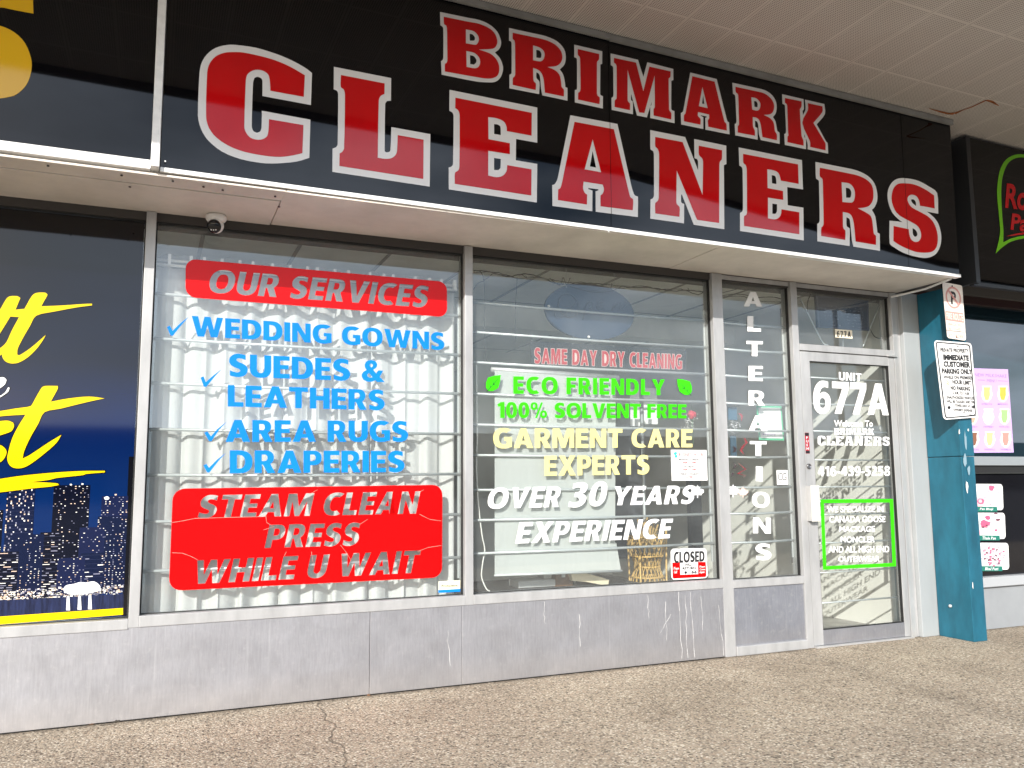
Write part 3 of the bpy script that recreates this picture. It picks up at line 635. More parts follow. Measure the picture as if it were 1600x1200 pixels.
for i, (x0, y0, x1, y1) in enumerate(order):
    dy = .0013+i*.00004
    p0 = at(x0/5.217, 740+y0/5.217, PY-dy); p1 = at(x1/5.217, 740+level(x1, y1)/5.217, PY-dy)
    flatq(bb[i % 3], p0.x, p1.x, p1.z, p0.z, PY-dy)
    nx = max(5, int((p1.x-p0.x)/.0082)); nz_ = max(5, int((p0.z-p1.z)/.0105)); dens = random.choice((.3, .38, .5))
    cx, cz = (p1.x-p0.x)/nx, (p0.z-p1.z)/nz_
    colw = [random.random() for _ in range(nx)]
    style = random.choice(('ribbon', 'grid', 'column', 'grid'))
    for iz in range(nz_):
        z_ = p1.z+iz*cz; glow = 1.0 if iz < nz_*.45 else .62
        if style != 'grid' and iz % 2 == 0: flatq(fl, p0.x+.001, p1.x-.001, z_, z_+cz*.09, PY-dy-.00002)
        ix = 0
        while ix < nx:
            q_ = dens*glow*(.35+1.1*colw[ix])
            if random.random() < q_:
                n_w = random.randint(1, 4) if style == 'ribbon' else 1
                x_a = p0.x+ix*cx; x_b = min(p1.x-.0015, x_a+cx*(n_w-1)+cx*random.uniform(.4, .85))
                hgt = cz*(random.uniform(.22, .4) if style != 'column' else random.uniform(.45, .8))
                flatq(lb[random.choices((0, 1, 2), (4, 3, 5))[0]], x_a, x_b, z_+cz*.2, z_+cz*.2+hgt, PY-dy-.00003); ix += n_w
            ix += 1
for i, b_ in enumerate(bb): link('skyline_tower', b_, PBLD[i], pos)
link('floor_line', fl, mat('poster_floor_line', (.03, .035, .075), .1), pos)
# bright pavilion, shore lights, roof lamps
def zc(x, y): return at(x/5.217, 740+y/5.217, PY-.0021)
for x in range(-400, 1000, 7):
    for _ in range(2):
        p = zc(x+random.uniform(-4, 4), level(x, 975)+random.uniform(-45, 38)); s_ = random.uniform(.001, .0045)
        flatq(lb[random.choice((0, 0, 1, 2))], p.x-s_*1.4, p.x+s_*1.4, p.z-s_, p.z+s_, PY-.0021)
for i, b_ in enumerate(lb): link('window_light', b_, LIT[i], pos)
decal('pavilion_glow', [[(515, 940), (540, 910), (600, 900), (650, 885), (700, 888), (760, 878), (800, 898), (820, 925), (800, 955), (730, 975), (640, 985), (560, 980), (525, 965)]], 0, 740, 5.217, PY-.0024, PWHT, pos)
WATER = mat('poster_water', (.012, .018, .055), .08, noise=(14, .6, (5, 1, .6)))
decal('poster_water', [[(-500, 1062), (1008, 980), (1008, 1094), (-500, 1200)]], 0, 740, 5.217, PY-.0022, WATER, pos, sm=False)
for x in (555, 648, 733):
    decal('light_reflection', [[(x-10, level(x, 1002)), (x+10, level(x, 1002)), (x+16, level(x, 1117)), (x-16, level(x, 1117))]], 0, 740, 5.217, PY-.0026, PWHT, pos, sm=False)
decal('yellow_band', [[(-500, 1270), (1003, 1150), (1003, 1095), (-500, 1200)]], 0, 740, 5.217, PY-.0030, PYEL, pos, sm=False)
for x, y, m in ((578, 90, LIT[0]), (672, 85, LIT[0]), (943, 172, LIT[1]), (870, 200, PWHT)):
    p = zc(x, y); r_ = .004 if x != 870 else .009
    bm = bmesh.new(); sheet(bm, [[p+Vector((math.cos(k)*r_*1.3, 0, math.sin(k)*r_)) for k in [i*math.pi/6 for i in range(12)]]]); link('roof_lamp', bm, m, pos)

# ------------------------------------------------------------------ fascia signs
LEAN = math.tan(R(0.7))
SY = -.55
def SP(d=0.0): return (SY-d, LEAN, 2.62)          # the sign face leans out a little at the top
def sy(z, d=0.0): return SY-d-LEAN*(z-2.62)
sign = thing('fascia_sign', 'long glossy black shop sign with white edged red slab lettering', 'sign')
TILT = 0.0
def zb(x): return 2.622-.0059*x            # lower edge of the sign
def zt(x): return 3.835-.0195*x            # upper edge
xl, xr = -.028, 5.258
xm = at(954, 300, SY).x; xk = at(1413, 300, SY).x
for a, b in ((xl, xm-.0012), (xm+.0012, xk-.0008), (xk+.0008, xr)):
    bm = bmesh.new(); sheet(bm, [[(x_, sy(z_), z_) for x_, z_ in ((a, zb(a)+.018), (b, zb(b)+.018), (b, zt(b)-.01), (a, zt(a)-.01))]], .03); link('black_panel', bm, SIGNBLK, sign)
def bar_between(name, p, q, h, d, m, parent):
    """flat bar of height h and depth d whose lower front edge runs p -> q"""
    bm = bmesh.new(); p, q = Vector(p), Vector(q); up = Vector((0, 0, h)); bk = Vector((0, d, 0))
    V = [bm.verts.new(z) for z in (p, q, q+up, p+up, p+bk, q+bk, q+up+bk, p+up+bk)]
    for f in ((0,1,2,3),(1,5,6,2),(5,4,7,6),(4,0,3,7),(3,2,6,7),(4,5,1,0)): bm.faces.new([V[i] for i in f])
    return link(name, bm, m, parent)
bar_between('bottom_trim', (xl, SY-.012, zb(xl)-.004), (xr, SY-.012, zb(xr)-.004), .021, .05, TRIM, sign)
for u, v in ((492, 297), (696, 326), (951, 362), (1093, 378), (258, 252)):
    p = at(u, v, SY-.012); bm = bmesh.new(); lathe(bm, [(.004, -.002), (.004, .002)], p, 8, Matrix.Rotation(R(90), 3, 'X')); link('screw', bm, TRIM, sign)
LET = [  # ox, oy, scale, letter, [white loops], [[red loops] ...]
 (300,60,6,[[(330,62),(420,62),(600,88),(780,142),(900,190),(1000,240),(1075,285),(1125,325),(1115,625),(660,540),(660,400),(650,375),(615,360),(585,370),(572,420),(560,820),(575,868),(610,885),(640,870),(652,830),(655,678),(1110,762),(1100,1120),(980,1155),(800,1172),(650,1168),(450,1130),(280,1060),(150,955),(85,850),(55,720),(70,330),(90,230),(140,150),(220,90)]],
  [[(380,128),(480,132),(640,165),(780,205),(920,265),(1058,345),(1048,548),(735,490),(730,400),(715,340),(670,305),(615,293),(560,305),(515,345),(503,420),(490,820),(500,870),(540,925),(600,948),(660,945),(705,915),(718,850),(722,757),(1045,812),(1035,1075),(950,1095),(830,1110),(700,1102),(500,1065),(350,1010),(230,930),(160,840),(132,730),(142,320),(165,235),(220,170),(300,135)]]),
 (510,90,5.714,[[(67,82),(578,183),(576,385),(540,388),(525,415),(520,835),(535,845),(560,842),(572,825),(580,620),(928,683),(922,1152),(53,1020),(55,812),(85,800),(100,775),(105,330),(95,298),(65,283)]],
  [[(130,155),(520,230),(518,325),(485,342),(468,380),(458,893),(520,903),(580,898),(620,865),(632,820),(637,692),(868,733),(865,1083),(116,967),(118,855),(140,842),(158,810),(166,330),(155,285),(128,260)]]),
 (690,130,6.316,[[(78,65),(944,240),(944,588),(735,550),(732,760),(944,797),(940,1178),(70,1048),(70,830),(98,822),(112,795),(118,330),(108,292),(76,272)],[(518,404),(555,408),(580,430),(584,512),(518,500)],[(518,738),(584,748),(580,835),(560,858),(518,855)]],
  [[(136,142),(890,292),(888,518),(644,472),(640,425),(610,375),(540,345),(460,335),(463,552),(674,592),(674,700),(460,667),(460,910),(540,928),(600,915),(640,870),(648,808),(888,850),(885,1108),(130,993),(132,885),(165,860),(176,820),(178,320),(165,270),(134,245)]]),
 (850,170,6.667,[[(275,67),(765,158),(905,780),(930,870),(945,900),(980,915),(978,1128),(538,1072),(538,860),(568,848),(565,838),(460,825),(462,835),(505,852),(503,1067),(88,1012),(85,795),(110,785),(130,755),(145,710)],[(507,440),(542,612),(478,600)]],
  [[(318,135),(728,212),(885,870),(900,920),(928,945),(925,1057),(590,1015),(590,905),(610,885),(625,840),(612,790),(413,758),(407,830),(425,875),(450,895),(447,997),(145,950),(148,840),(170,825),(185,780)],[(507,318),(595,662),(424,630)]]),
 (1005,195,7.059,[[(78,58),(462,135),(605,500),(605,410),(595,380),(565,368),(563,157),(916,230),(918,432),(890,445),(895,1152),(558,1103),(425,765),(418,780),(418,850),(430,865),(452,872),(450,1087),(78,1035),(80,825),(105,810),(118,780),(118,330),(108,290),(80,268)]],
  [[(133,133),(435,190),(655,775),(660,410),(650,370),(615,330),(613,230),(870,280),(868,378),(845,410),(840,470),(838,1083),(595,1048),(370,505),(365,840),(372,875),(402,910),(400,1015),(133,977),(133,865),(160,840),(172,800),(175,320),(160,265),(133,238)]]),
 (1140,220,7.273,[[(103,75),(822,220),(834,553),(655,525),(660,732),(838,760),(843,1132),(118,1025),(118,818),(140,805),(152,775),(147,330),(138,300),(110,280)],[(478,390),(515,400),(528,430),(532,492),(482,482)],[(486,713),(540,722),(538,800),(520,830),(486,828)]],
  [[(154,148),(778,268),(785,490),(582,452),(572,405),(550,360),(500,335),(428,323),(432,537),(607,570),(610,672),(436,645),(436,880),(510,893),(560,875),(585,830),(590,778),(792,812),(793,1062),(165,968),(165,860),(190,840),(198,800),(195,330),(185,280),(156,250)]]),
 (1265,240,7.5,[[(68,97),(440,170),(560,200),(680,260),(760,350),(793,470),(790,560),(760,630),(730,658),(770,740),(795,925),(822,940),(825,1140),(512,1090),(495,1010),(475,800),(465,765),(432,745),(435,850),(470,880),(468,1083),(90,1028),(90,822),(110,808),(118,775),(110,330),(103,312),(75,290)],[(425,400),(465,410),(488,450),(482,505),(470,517),(428,515)]],
  [[(120,165),(440,228),(560,255),(660,300),(730,370),(748,470),(740,550),(700,610),(640,632),(565,640),(660,690),(715,730),(735,790),(750,920),(758,945),(778,965),(778,1070),(540,1030),(522,840),(505,760),(470,705),(390,683),(392,850),(400,880),(420,905),(418,1012),(135,965),(138,868),(155,850),(165,820),(155,330),(150,295),(120,265)],[(375,335),(470,352),(520,410),(532,480),(520,550),(490,575),(385,567)]]),
 (1375,270,8.571,[[(285,72),(400,80),(520,110),(650,180),(765,272),(780,548),(630,520),(720,595),(780,680),(815,800),(820,900),(800,1000),(750,1085),(670,1130),(580,1140),(430,1112),(300,1065),(200,1005),(130,945),(128,640),(270,655),(300,660),(250,625),(170,540),(120,430),(100,310),(115,210),(160,130),(220,85)],[(420,355),(455,360),(480,395),(482,445),(440,410),(418,375)],[(437,740),(480,770),(500,820),(490,850),(465,857),(440,820)]],
  [[(290,140),(400,145),(500,170),(620,230),(725,303),(733,478),(535,440),(525,380),(495,320),(440,293),(390,305),(368,350),(385,410),(430,465),(560,535),(650,590),(720,670),(765,790),(775,900),(755,1000),(700,1055),(600,1070),(480,1058),(360,1015),(250,960),(180,912),(182,712),(385,755),(395,830),(420,895),(470,925),(520,915),(550,860),(545,790),(510,720),(440,670),(300,595),(220,530),(170,430),(155,320),(180,210),(230,155)]]),
 (680,10,7.5,[[(57,65),(380,132),(520,160),(640,215),(730,300),(770,400),(768,460),(745,505),(700,540),(760,610),(793,700),(790,770),(760,840),(700,885),(610,890),(480,880),(75,800),(68,640),(85,630),(95,600),(95,260),(85,238),(60,220)],[(403,320),(440,330),(465,365),(462,395),(445,402),(405,400)],[(408,572),(450,582),(480,620),(480,655),(455,682),(410,675)]],
  [[(100,120),(380,178),(520,205),(640,260),(700,320),(728,400),(715,465),(670,497),(510,505),(640,550),(710,610),(748,690),(748,770),(720,820),(650,845),(540,838),(113,762),(115,675),(135,660),(143,620),(138,260),(130,225),(103,205)],[(360,270),(450,290),(500,340),(512,390),(495,435),(470,450),(360,432)],[(365,522),(460,545),(515,600),(527,660),(505,710),(460,725),(368,708)]]),
 (680,10,7.5,[[(865,253),(1150,315),(1300,350),(1430,410),(1510,500),(1530,590),(1515,680),(1460,738),(1500,800),(1518,880),(1525,945),(1550,955),(1550,1105),(1255,1042),(1240,960),(1228,830),(1215,790),(1185,772),(1188,840),(1222,885),(1218,1028),(870,960),(870,800),(890,790),(895,770),(895,440),(888,412),(865,400)],[(1185,508),(1225,520),(1245,560),(1240,600),(1220,605),(1185,598)]],
  [[(908,308),(1150,360),(1300,395),(1410,450),(1475,525),(1490,600),(1470,660),(1420,698),(1318,710),(1400,745),(1455,800),(1475,880),(1482,945),(1508,975),(1508,1055),(1285,1010),(1272,860),(1250,790),(1210,745),(1147,720),(1150,850),(1158,880),(1180,905),(1178,980),(908,920),(910,840),(930,820),(938,790),(935,440),(928,400),(908,380)],[(1147,458),(1220,480),(1270,520),(1283,570),(1265,625),(1230,645),(1147,630)]]),
 (885,60,8,[[(98,78),(448,160),(447,318),(425,325),(422,690),(430,710),(457,722),(455,877),(105,800),(105,645),(128,640),(133,610),(132,270),(125,248),(98,235)]],
  [[(143,133),(410,195),(408,262),(385,290),(382,340),(382,680),(390,715),(417,740),(414,822),(146,765),(147,678),(168,665),(177,630),(172,265),(165,230),(143,205)]]),
 (885,60,8,[[(552,187),(895,267),(962,480),(1012,298),(1336,382),(1337,520),(1312,530),(1310,870),(1318,895),(1350,908),(1352,1060),(1048,995),(1048,845),(1062,835),(1068,790),(1005,988),(882,962),(808,690),(808,770),(830,790),(832,948),(566,893),(563,742),(582,730),(588,700),(585,375),(578,350),(555,335)]],
  [[(595,243),(870,302),(962,660),(1037,352),(1303,412),(1300,482),(1280,500),(1278,550),(1283,880),(1290,905),(1312,935),(1310,1013),(1090,963),(1090,885),(1105,860),(1103,465),(975,932),(910,925),(765,393),(765,760),(772,790),(795,815),(795,897),(603,857),(605,775),(628,750),(628,360),(620,325),(595,300)]]),
 (1050,100,10,[[(285,132),(698,235),(850,840),(870,900),(890,910),(900,1100),(522,1025),(520,840),(545,830),(540,820),(450,800),(455,812),(490,830),(490,1015),(143,945),(138,765),(165,750),(175,730)],[(487,488),(505,625),(470,618)]],
  [[(318,190),(665,275),(820,900),(850,935),(857,1040),(568,980),(560,880),(580,850),(580,790),(408,750),(405,810),(445,860),(445,948),(188,895),(188,800),(210,770)],[(475,360),(558,690),(420,658)]]),
 (1135,120,9.231,[[(85,85),(430,160),(560,195),(660,265),(715,360),(725,450),(710,530),(672,580),(710,650),(735,780),(765,808),(768,968),(495,912),(470,830),(458,690),(440,645),(412,632),(415,720),(448,740),(452,908),(128,845),(120,680),(138,672),(145,640),(128,290),(120,262),(95,245)],[(398,350),(430,355),(450,390),(448,440),(405,432)]],
  [[(130,143),(430,208),(550,240),(640,310),(685,390),(685,470),(660,520),(620,542),(540,550),(620,590),(670,640),(690,700),(700,780),(728,835),(728,915),(520,870),(495,690),(470,620),(430,590),(380,580),(385,720),(410,775),(412,850),(165,803),(165,712),(182,690),(172,290),(165,250),(135,220)],[(360,295),(430,310),(480,360),(492,410),(475,470),(440,490),(372,472)]]),
 (1135,120,9.231,[[(803,250),(1112,322),(1118,470),(1100,488),(1105,552),(1142,470),(1132,328),(1412,392),(1420,540),(1303,685),(1440,935),(1460,958),(1468,1108),(1172,1045),(1170,960),(1122,830),(1125,870),(1145,885),(1150,1045),(843,982),(835,825),(855,815),(860,780),(845,430),(838,405),(808,390)]],
  [[(845,305),(1085,355),(1082,430),(1060,475),(1085,850),(1110,915),(1115,993),(880,943),(882,862),(895,845),(890,800),(878,430),(870,395),(845,372)]]),
]
K2 = [(1175,380),(1385,425),(1383,510),(1255,665),(1400,910),(1430,965),(1430,1060),(1210,1012),(1205,930),(1095,665),(1175,480)]
for i, (ox, oy, s, wl, rl) in enumerate(LET):
    wo = decal('letter', wl, ox, oy, s, SP(.0015), SIGNWHT, sign)
    bm = bmesh.new(); sheet(bm, trace(rl, ox, oy, s, SP(.0030)))
    if i == len(LET)-1: sheet(bm, trace([K2], ox, oy, s, SP(.0030)))
    link('red_face', bm, SIGNRED, wo)
# seams cut through the lettering
for xx in (xm, xk):
    bm = bmesh.new(); z0_, z1_ = zb(xx)+.02, zt(xx)-.02
    bm.faces.new([bm.verts.new(p_) for p_ in ((xx-.0014, sy(z0_, .0036), z0_), (xx+.0014, sy(z0_, .0036), z0_), (xx+.0014, sy(z1_, .0036), z1_), (xx-.0014, sy(z1_, .0036), z1_))]); link('panel_seam', bm, SIGNBLK, sign)

ls = thing('fascia_sign', 'black sign of the left neighbour cut off by the picture edge, white framed', 'sign')
lz0, lz1 = 2.668, 3.84
bm = bmesh.new(); sheet(bm, [[(x_, sy(z_, -.006), z_) for x_, z_ in ((-3.2, lz0), (-.05, lz0), (-.05, lz1), (-3.2, lz1))]], .03); link('black_panel', bm, SIGNBLK, ls)
boxo('frame_side', (-.070, -.032, SY-.045, SY+.04, lz0-.04, lz1), TRIM, ls, bev=.003)
boxo('frame_bottom', (-3.2, -.0705, SY-.011, SY+.04, lz0-.045, lz0), TRIM, ls, bev=.003)
decal('yellow_figure', [[(-300, -160), (-100, -180), (165, -40), (165, 0), (167, 68), (80, 52), (0, 37), (-40, 60), (-60, 120), (0, 128), (70, 160), (125, 215), (155, 290), (158, 345), (140, 410), (110, 450), (70, 478), (0, 492), (-160, 500), (-300, 470), (-300, 340), (-160, 380), (-60, 360), (-40, 300), (-100, 230), (-260, 220)]], 0, 0, 3.2, SP(-.004), mat('sign_yellow', (.72, .42, .012), .08), ls)

rs = thing('fascia_sign', 'black sign of the right neighbour with green outline and red lettering', 'sign')
RY = -.45
bm = bmesh.new(); sheet(bm, [[(5.60, RY, 2.625), (9.5, RY, 2.60), (9.5, RY, 3.66), (5.60, RY, 3.73)]], .08); link('black_panel', bm, SIGNBLK, rs)
boxo('dark_edge', (5.555, 5.598, RY-.004, RY+.3, 2.60, 3.735), mat('dark_metal_edge', (.02, .022, .026), .3), rs)
boxo('lower_rail', (5.56, 9.5, RY+.02, RY+.06, 2.585, 2.612), mat('dark_metal_edge', (.02, .022, .026), .3), rs)
V_LIME = mat('lime_vinyl', (.16, .5, .012), .1); V_SRED = mat('sign_red', (.5, .006, .01), .1)
GO = [(700,240),(560,180),(480,165),(425,167),(370,195),(335,250),(318,320),(312,420),(325,560),(330,660),(303,785),(345,745),(400,710),(480,690),(700,660)]
GI = [(700,640),(480,672),(400,690),(350,715),(352,640),(345,560),(338,420),(342,330),(358,265),(385,215),(430,188),(480,185),(560,200),(700,262)]
decal('green_outline', [GO+GI], 1480, 200, 4, RY-.003, V_LIME, rs)
text('red_lettering', 'Ro', q4(1570.5, 1606, 286, 290, 325, 330), RY-.003, V_SRED, rs, bold=.03, shear=.12)
text('red_lettering', 'Pa', q4(1579, 1606, 333, 336, 359, 363), RY-.003, V_SRED, rs, bold=.03, shear=.12)
decal('red_swoosh', [[(370, 677), (420, 662), (480, 652), (700, 620), (700, 640), (480, 664), (420, 672)]], 1480, 200, 4, RY-.003, V_SRED, rs)

# ------------------------------------------------------------------ canopy
can = thing('canopy', 'wide beige perforated metal canopy soffit overhanging the shop signs', 'canopy')
CB = []
def zc_(x): return 3.862-.0195*x
bm = bmesh.new()
def slab(bm, x0, x1, y0, y1, th):
    V = [bm.verts.new(p) for p in ((x0,y0,zc_(x0)),(x1,y0,zc_(x1)),(x1,y1,zc_(x1)),(x0,y1,zc_(x0)),(x0,y0,zc_(x0)+th),(x1,y0,zc_(x1)+th),(x1,y1,zc_(x1)+th),(x0,y1,zc_(x0)+th))]
    for f in ((0,1,5,4),(1,2,6,5),(2,3,7,6),(3,0,4,7),(4,5,6,7),(3,2,1,0)): bm.faces.new([V[i] for i in f])
CD = 2.45
EDGE = [(-12, CD), (3.6, CD), (8.6, CD+1.0), (16, CD+1.0)]  # unseen front edge; right-hand flare added to shape the sign's dark reflection
for (xa_, da_), (xb_, db_) in zip(EDGE, EDGE[1:]):
    V = [bm.verts.new(p) for p in ((xa_, -da_, zc_(xa_)), (xb_, -db_, zc_(xb_)), (xb_, .3, zc_(xb_)), (xa_, .3, zc_(xa_)))]; bm.faces.new(V)
    T = [bm.verts.new(v.co+Vector((0, 0, .3))) for v in V]; bm.faces.new(T[::-1])
link('perforated_soffit', bm, PERF, can)
for (xa_, da_), (xb_, db_) in zip(EDGE, EDGE[1:]):
    bar_between('canopy_fascia', (xa_, -da_-.03, zc_(xa_)-.06), (xb_, -db_-.03, zc_(xb_)-.06), .42, .028, mat('canopy_edge', (.12, .11, .1), .5), can)
bar_between('angle_trim', (xl-3, SY-.042, zt(xl-3)-.012), (xm, SY-.042, zt(xm)-.012), .034, .02, GREYTRIM, can)
bar_between('angle_trim', (xm+.003, SY-.039, zt(xm)-.015), (5.262, SY-.039, zt(5.26)-.015), .036, .02, GREYTRIM, can)
def canat(u, v):
    d = ray(u, v); s_ = (zc_(0)-CAM.z-.0195*CAM.x)/(d.z+.0195*d.x); return CAM+d*s_-Vector((0, 0, .003))
bm = bmesh.new()
def strip(bm, pts, wd):
    P = [canat(*p) for p in pts]
    for i in range(len(P)-1):
        t = (P[i+1]-P[i]).normalized(); nrm = Vector((-t.y, t.x, 0)); a, b = wd[i], wd[i+1]
        bm.faces.new([bm.verts.new(z) for z in (P[i]-nrm*a, P[i]+nrm*a, P[i+1]+nrm*b, P[i+1]-nrm*b)])
strip(bm, [(1452, 169), (1466, 173), (1481, 177), (1491, 177), (1503, 172), (1520, 166), (1541, 156), (1549, 158), (1561, 165)], [.003, .008, .012, .02, .006, .006, .008, .012, .002])
link('rust_stain', bm, RUST, can)

# ------------------------------------------------------------------ security camera
scam = thing('security_camera', 'small white turret security camera under the bulkhead above the curtained window', 'camera')
p = atz(338, 337, HEAD-.008)
c0 = Vector((p.x, p.y, HEAD-.008))
bm = bmesh.new(); lathe(bm, [(.050, .0), (.054, -.006), (.054, -.02), (.046, -.032), (.036, -.04)], c0, 28); link('mount', bm, WHITEP, scam, True)
bm = bmesh.new(); bmesh.ops.create_uvsphere(bm, u_segments=28, v_segments=18, radius=.043)
for v in bm.verts: v.co += c0+Vector((-.002, -.004, -.056))
body = link('housing', bm, WHITEP, scam, True)
look = Vector((-.30, -.82, -.42)).normalized(); q = look.to_track_quat('Z', 'Y').to_matrix()
cc = c0+Vector((-.002, -.004, -.056))
bm = bmesh.new(); lathe(bm, [(.036, .018), (.037, .032), (.031, .041), (.010, .0465)], cc, 24, q); link('lens_face', bm, mat('lens_black', (.006, .006, .007), .06), scam, True)
bm = bmesh.new()
for dx in (-.012, 0, .012): lathe(bm, [(.0045, .036), (.004, .0445), (.002, .046)], cc+q@Vector((dx, -.016, 0)), 10, q)
link('infrared_lamp', bm, WHITEP, scam)

# ------------------------------------------------------------------ vinyl signs and lettering on the curtained window
def banner(name, quad, r, words, label, m, cracks=(), g=None):
    outer = rrect(quad, r, DY); loops = [outer]
    for body, qd, kw in words:
        for g_ in heavy_pts(body, qd, DY, **kw): loops += g_
    bm = bmesh.new(); es = []
    for lp in loops:
        vs_ = [bm.verts.new(p) for p in lp]
        if len(vs_) < 3: continue
        for i in range(len(vs_)): es.append(bm.edges.new((vs_[i], vs_[(i+1) % len(vs_)])))
    bmesh.ops.triangle_fill(bm, use_beauty=True, use_dissolve=False, edges=es, normal=(0, -1, 0))
    bmesh.ops.recalc_face_normals(bm, faces=bm.faces[:])
    if bm.faces and sum(f.normal.y for f in bm.faces) > 0: bmesh.ops.reverse_faces(bm, faces=bm.faces[:])
    o = link(name, bm, m); tag(o, label, 'window sign', g)
    if cracks:
        bm = bmesh.new()
        for ln in cracks:
            P = [at(220+x/3.077, 680+y/3.077, DY-.0012) for x, y in ln]
            for i in range(len(P)-1):
                w_ = Vector((0, 0, .0011)) if abs(P[i+1].x-P[i].x) > abs(P[i+1].z-P[i].z) else Vector((.0011, 0, 0))
                bm.faces.new([bm.verts.new(z) for z in (P[i]-w_, P[i+1]-w_*.6, P[i+1]+w_*.6, P[i]+w_)])
        link('crack', bm, mat('cracked_vinyl', (.72, .3, .25), .6), o)
    return o
BI = dict(shear=.2, space=10)
banner('red_banner', [(290, 404), (698.4, 440.5), (698.4, 495.5), (290, 464)], .055, [('OUR SERVICES', q4(327, 670, 420.5, 447, 457, 481), BI)], 'red rounded our services banner at the top of the curtained window', V_RED)
BX = dict(space=8)
LB = 'blue window lettering on the curtained window'
def blue(body, quad, label): return htext('window_lettering', body, quad, DY, V_BLUE, label=label, cat='lettering', group=LB, **BX)
blue('WEDDING GOWNS', q4(299.6, 694.5, 493.5, 520, 525, 547), 'blue lettering reading wedding gowns, uppermost blue line')
blue('SUEDES &', q4(358, 601, 552.5, 564, 588, 597), 'blue lettering reading suedes and an ampersand, above leathers')
blue('LEATHERS', q4(356, 601, 601.5, 609.5, 635, 641), 'blue lettering reading leathers, below suedes')
blue('AREA RUGS', q4(352.6, 637.6, 656, 658, 690.5, 690), 'blue lettering reading area rugs')
blue('DRAPERIES', q4(359, 632, 703.7, 704.7, 739.5, 737.5), 'blue lettering reading draperies, just above the lower red banner')
def check(pts, label):
    (ax, ay), (bx, by), (cx, cy) = pts
    lp = [(ax-1, ay-1), (ax+3.5, ay-3), (bx+.5, by-7), (cx-14, cy+11), (cx, cy), (cx-11.5, cy+12.5), (bx+1, by+.5), (bx-2.5, by)]
    o = decal('check_mark', [lp], 0, 0, 1, DY, V_BLUE, None, sm=False); tag(o, label, 'check mark', 'blue check marks on the curtained window')
check(((262, 512), (269, 524), (296, 494)), 'blue check mark in front of wedding gowns')
check(((314.5, 591), (321, 604), (347, 576)), 'blue check mark in front of suedes')
check(((320.5, 677), (329, 689), (354, 659)), 'blue check mark in front of area rugs')
check(((319, 728), (326, 738), (353, 707.5)), 'blue check mark in front of draperies')
CR = [[(150, 420), (200, 412), (260, 400), (430, 395), (560, 392), (600, 385)], [(150, 565), (200, 567), (240, 582), (275, 600)], [(600, 380), (605, 420), (640, 440), (590, 455)], [(1340, 380), (1390, 405), (1445, 412)], [(960, 528), (985, 560), (1010, 600)], [(1330, 560), (1380, 540), (1446, 530)], [(810, 285), (850, 262)], [(1050, 430), (1090, 405)], [(820, 560), (828, 610)], [(1320, 285), (1360, 262)], [(690, 580), (700, 560)]]
banner('red_banner', [(270.2, 763.6), (691.2, 757.5), (690.6, 902), (263.8, 923.2)], .06,
       [('STEAM CLEAN', q4(309, 657, 774, 767.5, 809.5, 802.5), BI), ('PRESS', q4(413, 563, 820, 816.5, 856.5, 852), BI), ('WHILE U WAIT', q4(308, 658, 875.5, 859.5, 912.5, 894.5), BI)],
       'large cracked red steam clean press while u wait banner low on the curtained window', V_RED, CR)
stk = tag(boxo('protection_sticker', (at(685, 915, DY).x, at(719, 915, DY).x, DY-.001, DY-.0002, at(700, 925.5, DY).z, at(700, 907.5, DY).z), mat('sticker_cream', (.8, .75, .55), .4)), 'small cream protection sticker in the lower right corner of the curtained window', 'sticker')
boxo('blue_band', (at(685, 915, DY).x, at(719, 915, DY).x, DY-.0022, DY-.0012, at(700, 925.5, DY).z, at(700, 921, DY).z), V_BLUE, stk)
text('sticker_lettering', 'Protection', q4(690, 715, 913.5, 912.5, 917.5, 916.5), DY-.0022, INK, stk, res=1)

# ------------------------------------------------------------------ lettering on the blind window
def wtext(body, quad, m, label, kw=BX, g='lettering on the blind window'): return htext('window_lettering', body, quad, DY, m, label=label, cat='lettering', group=g, **kw)
wtext('ECO FRIENDLY', q4(802, 1038.7, 588, 593, 615, 617.5), V_GREEN, 'bright green lettering reading eco friendly between two leaves', dict(space=14))
wtext('100% SOLVENT FREE', q4(777, 1072.5, 628, 632, 653, 653.5), V_GREEN, 'bright green lettering reading 100% solvent free')
wtext('GARMENT CARE', q4(770.7, 1082, 669, 670.5, 700.3, 699), V_CREAM, 'pale yellow lettering reading garment care')
wtext('EXPERTS', q4(850.7, 1014.7, 712, 711, 743.5, 741), V_CREAM, 'pale yellow lettering reading experts')
for body, qd, lab in (('OVER', q4(762, 876, 762.5, 760, 795, 792), 'slanted white lettering reading over'), ('30', q4(888, 949, 755, 752, 793, 790), 'slanted white numerals 30, taller than the words beside them'),
                      ('YEARS', q4(961, 1086, 760, 758.5, 789.5, 787), 'slanted white lettering reading years beside a maple leaf'), ('EXPERIENCE', q4(805, 1052, 816, 810.5, 849.3, 840.7), 'slanted white lettering reading experience, lowest line')):
    wtext(body, qd, V_WHITE, lab, dict(shear=.2, space=10))
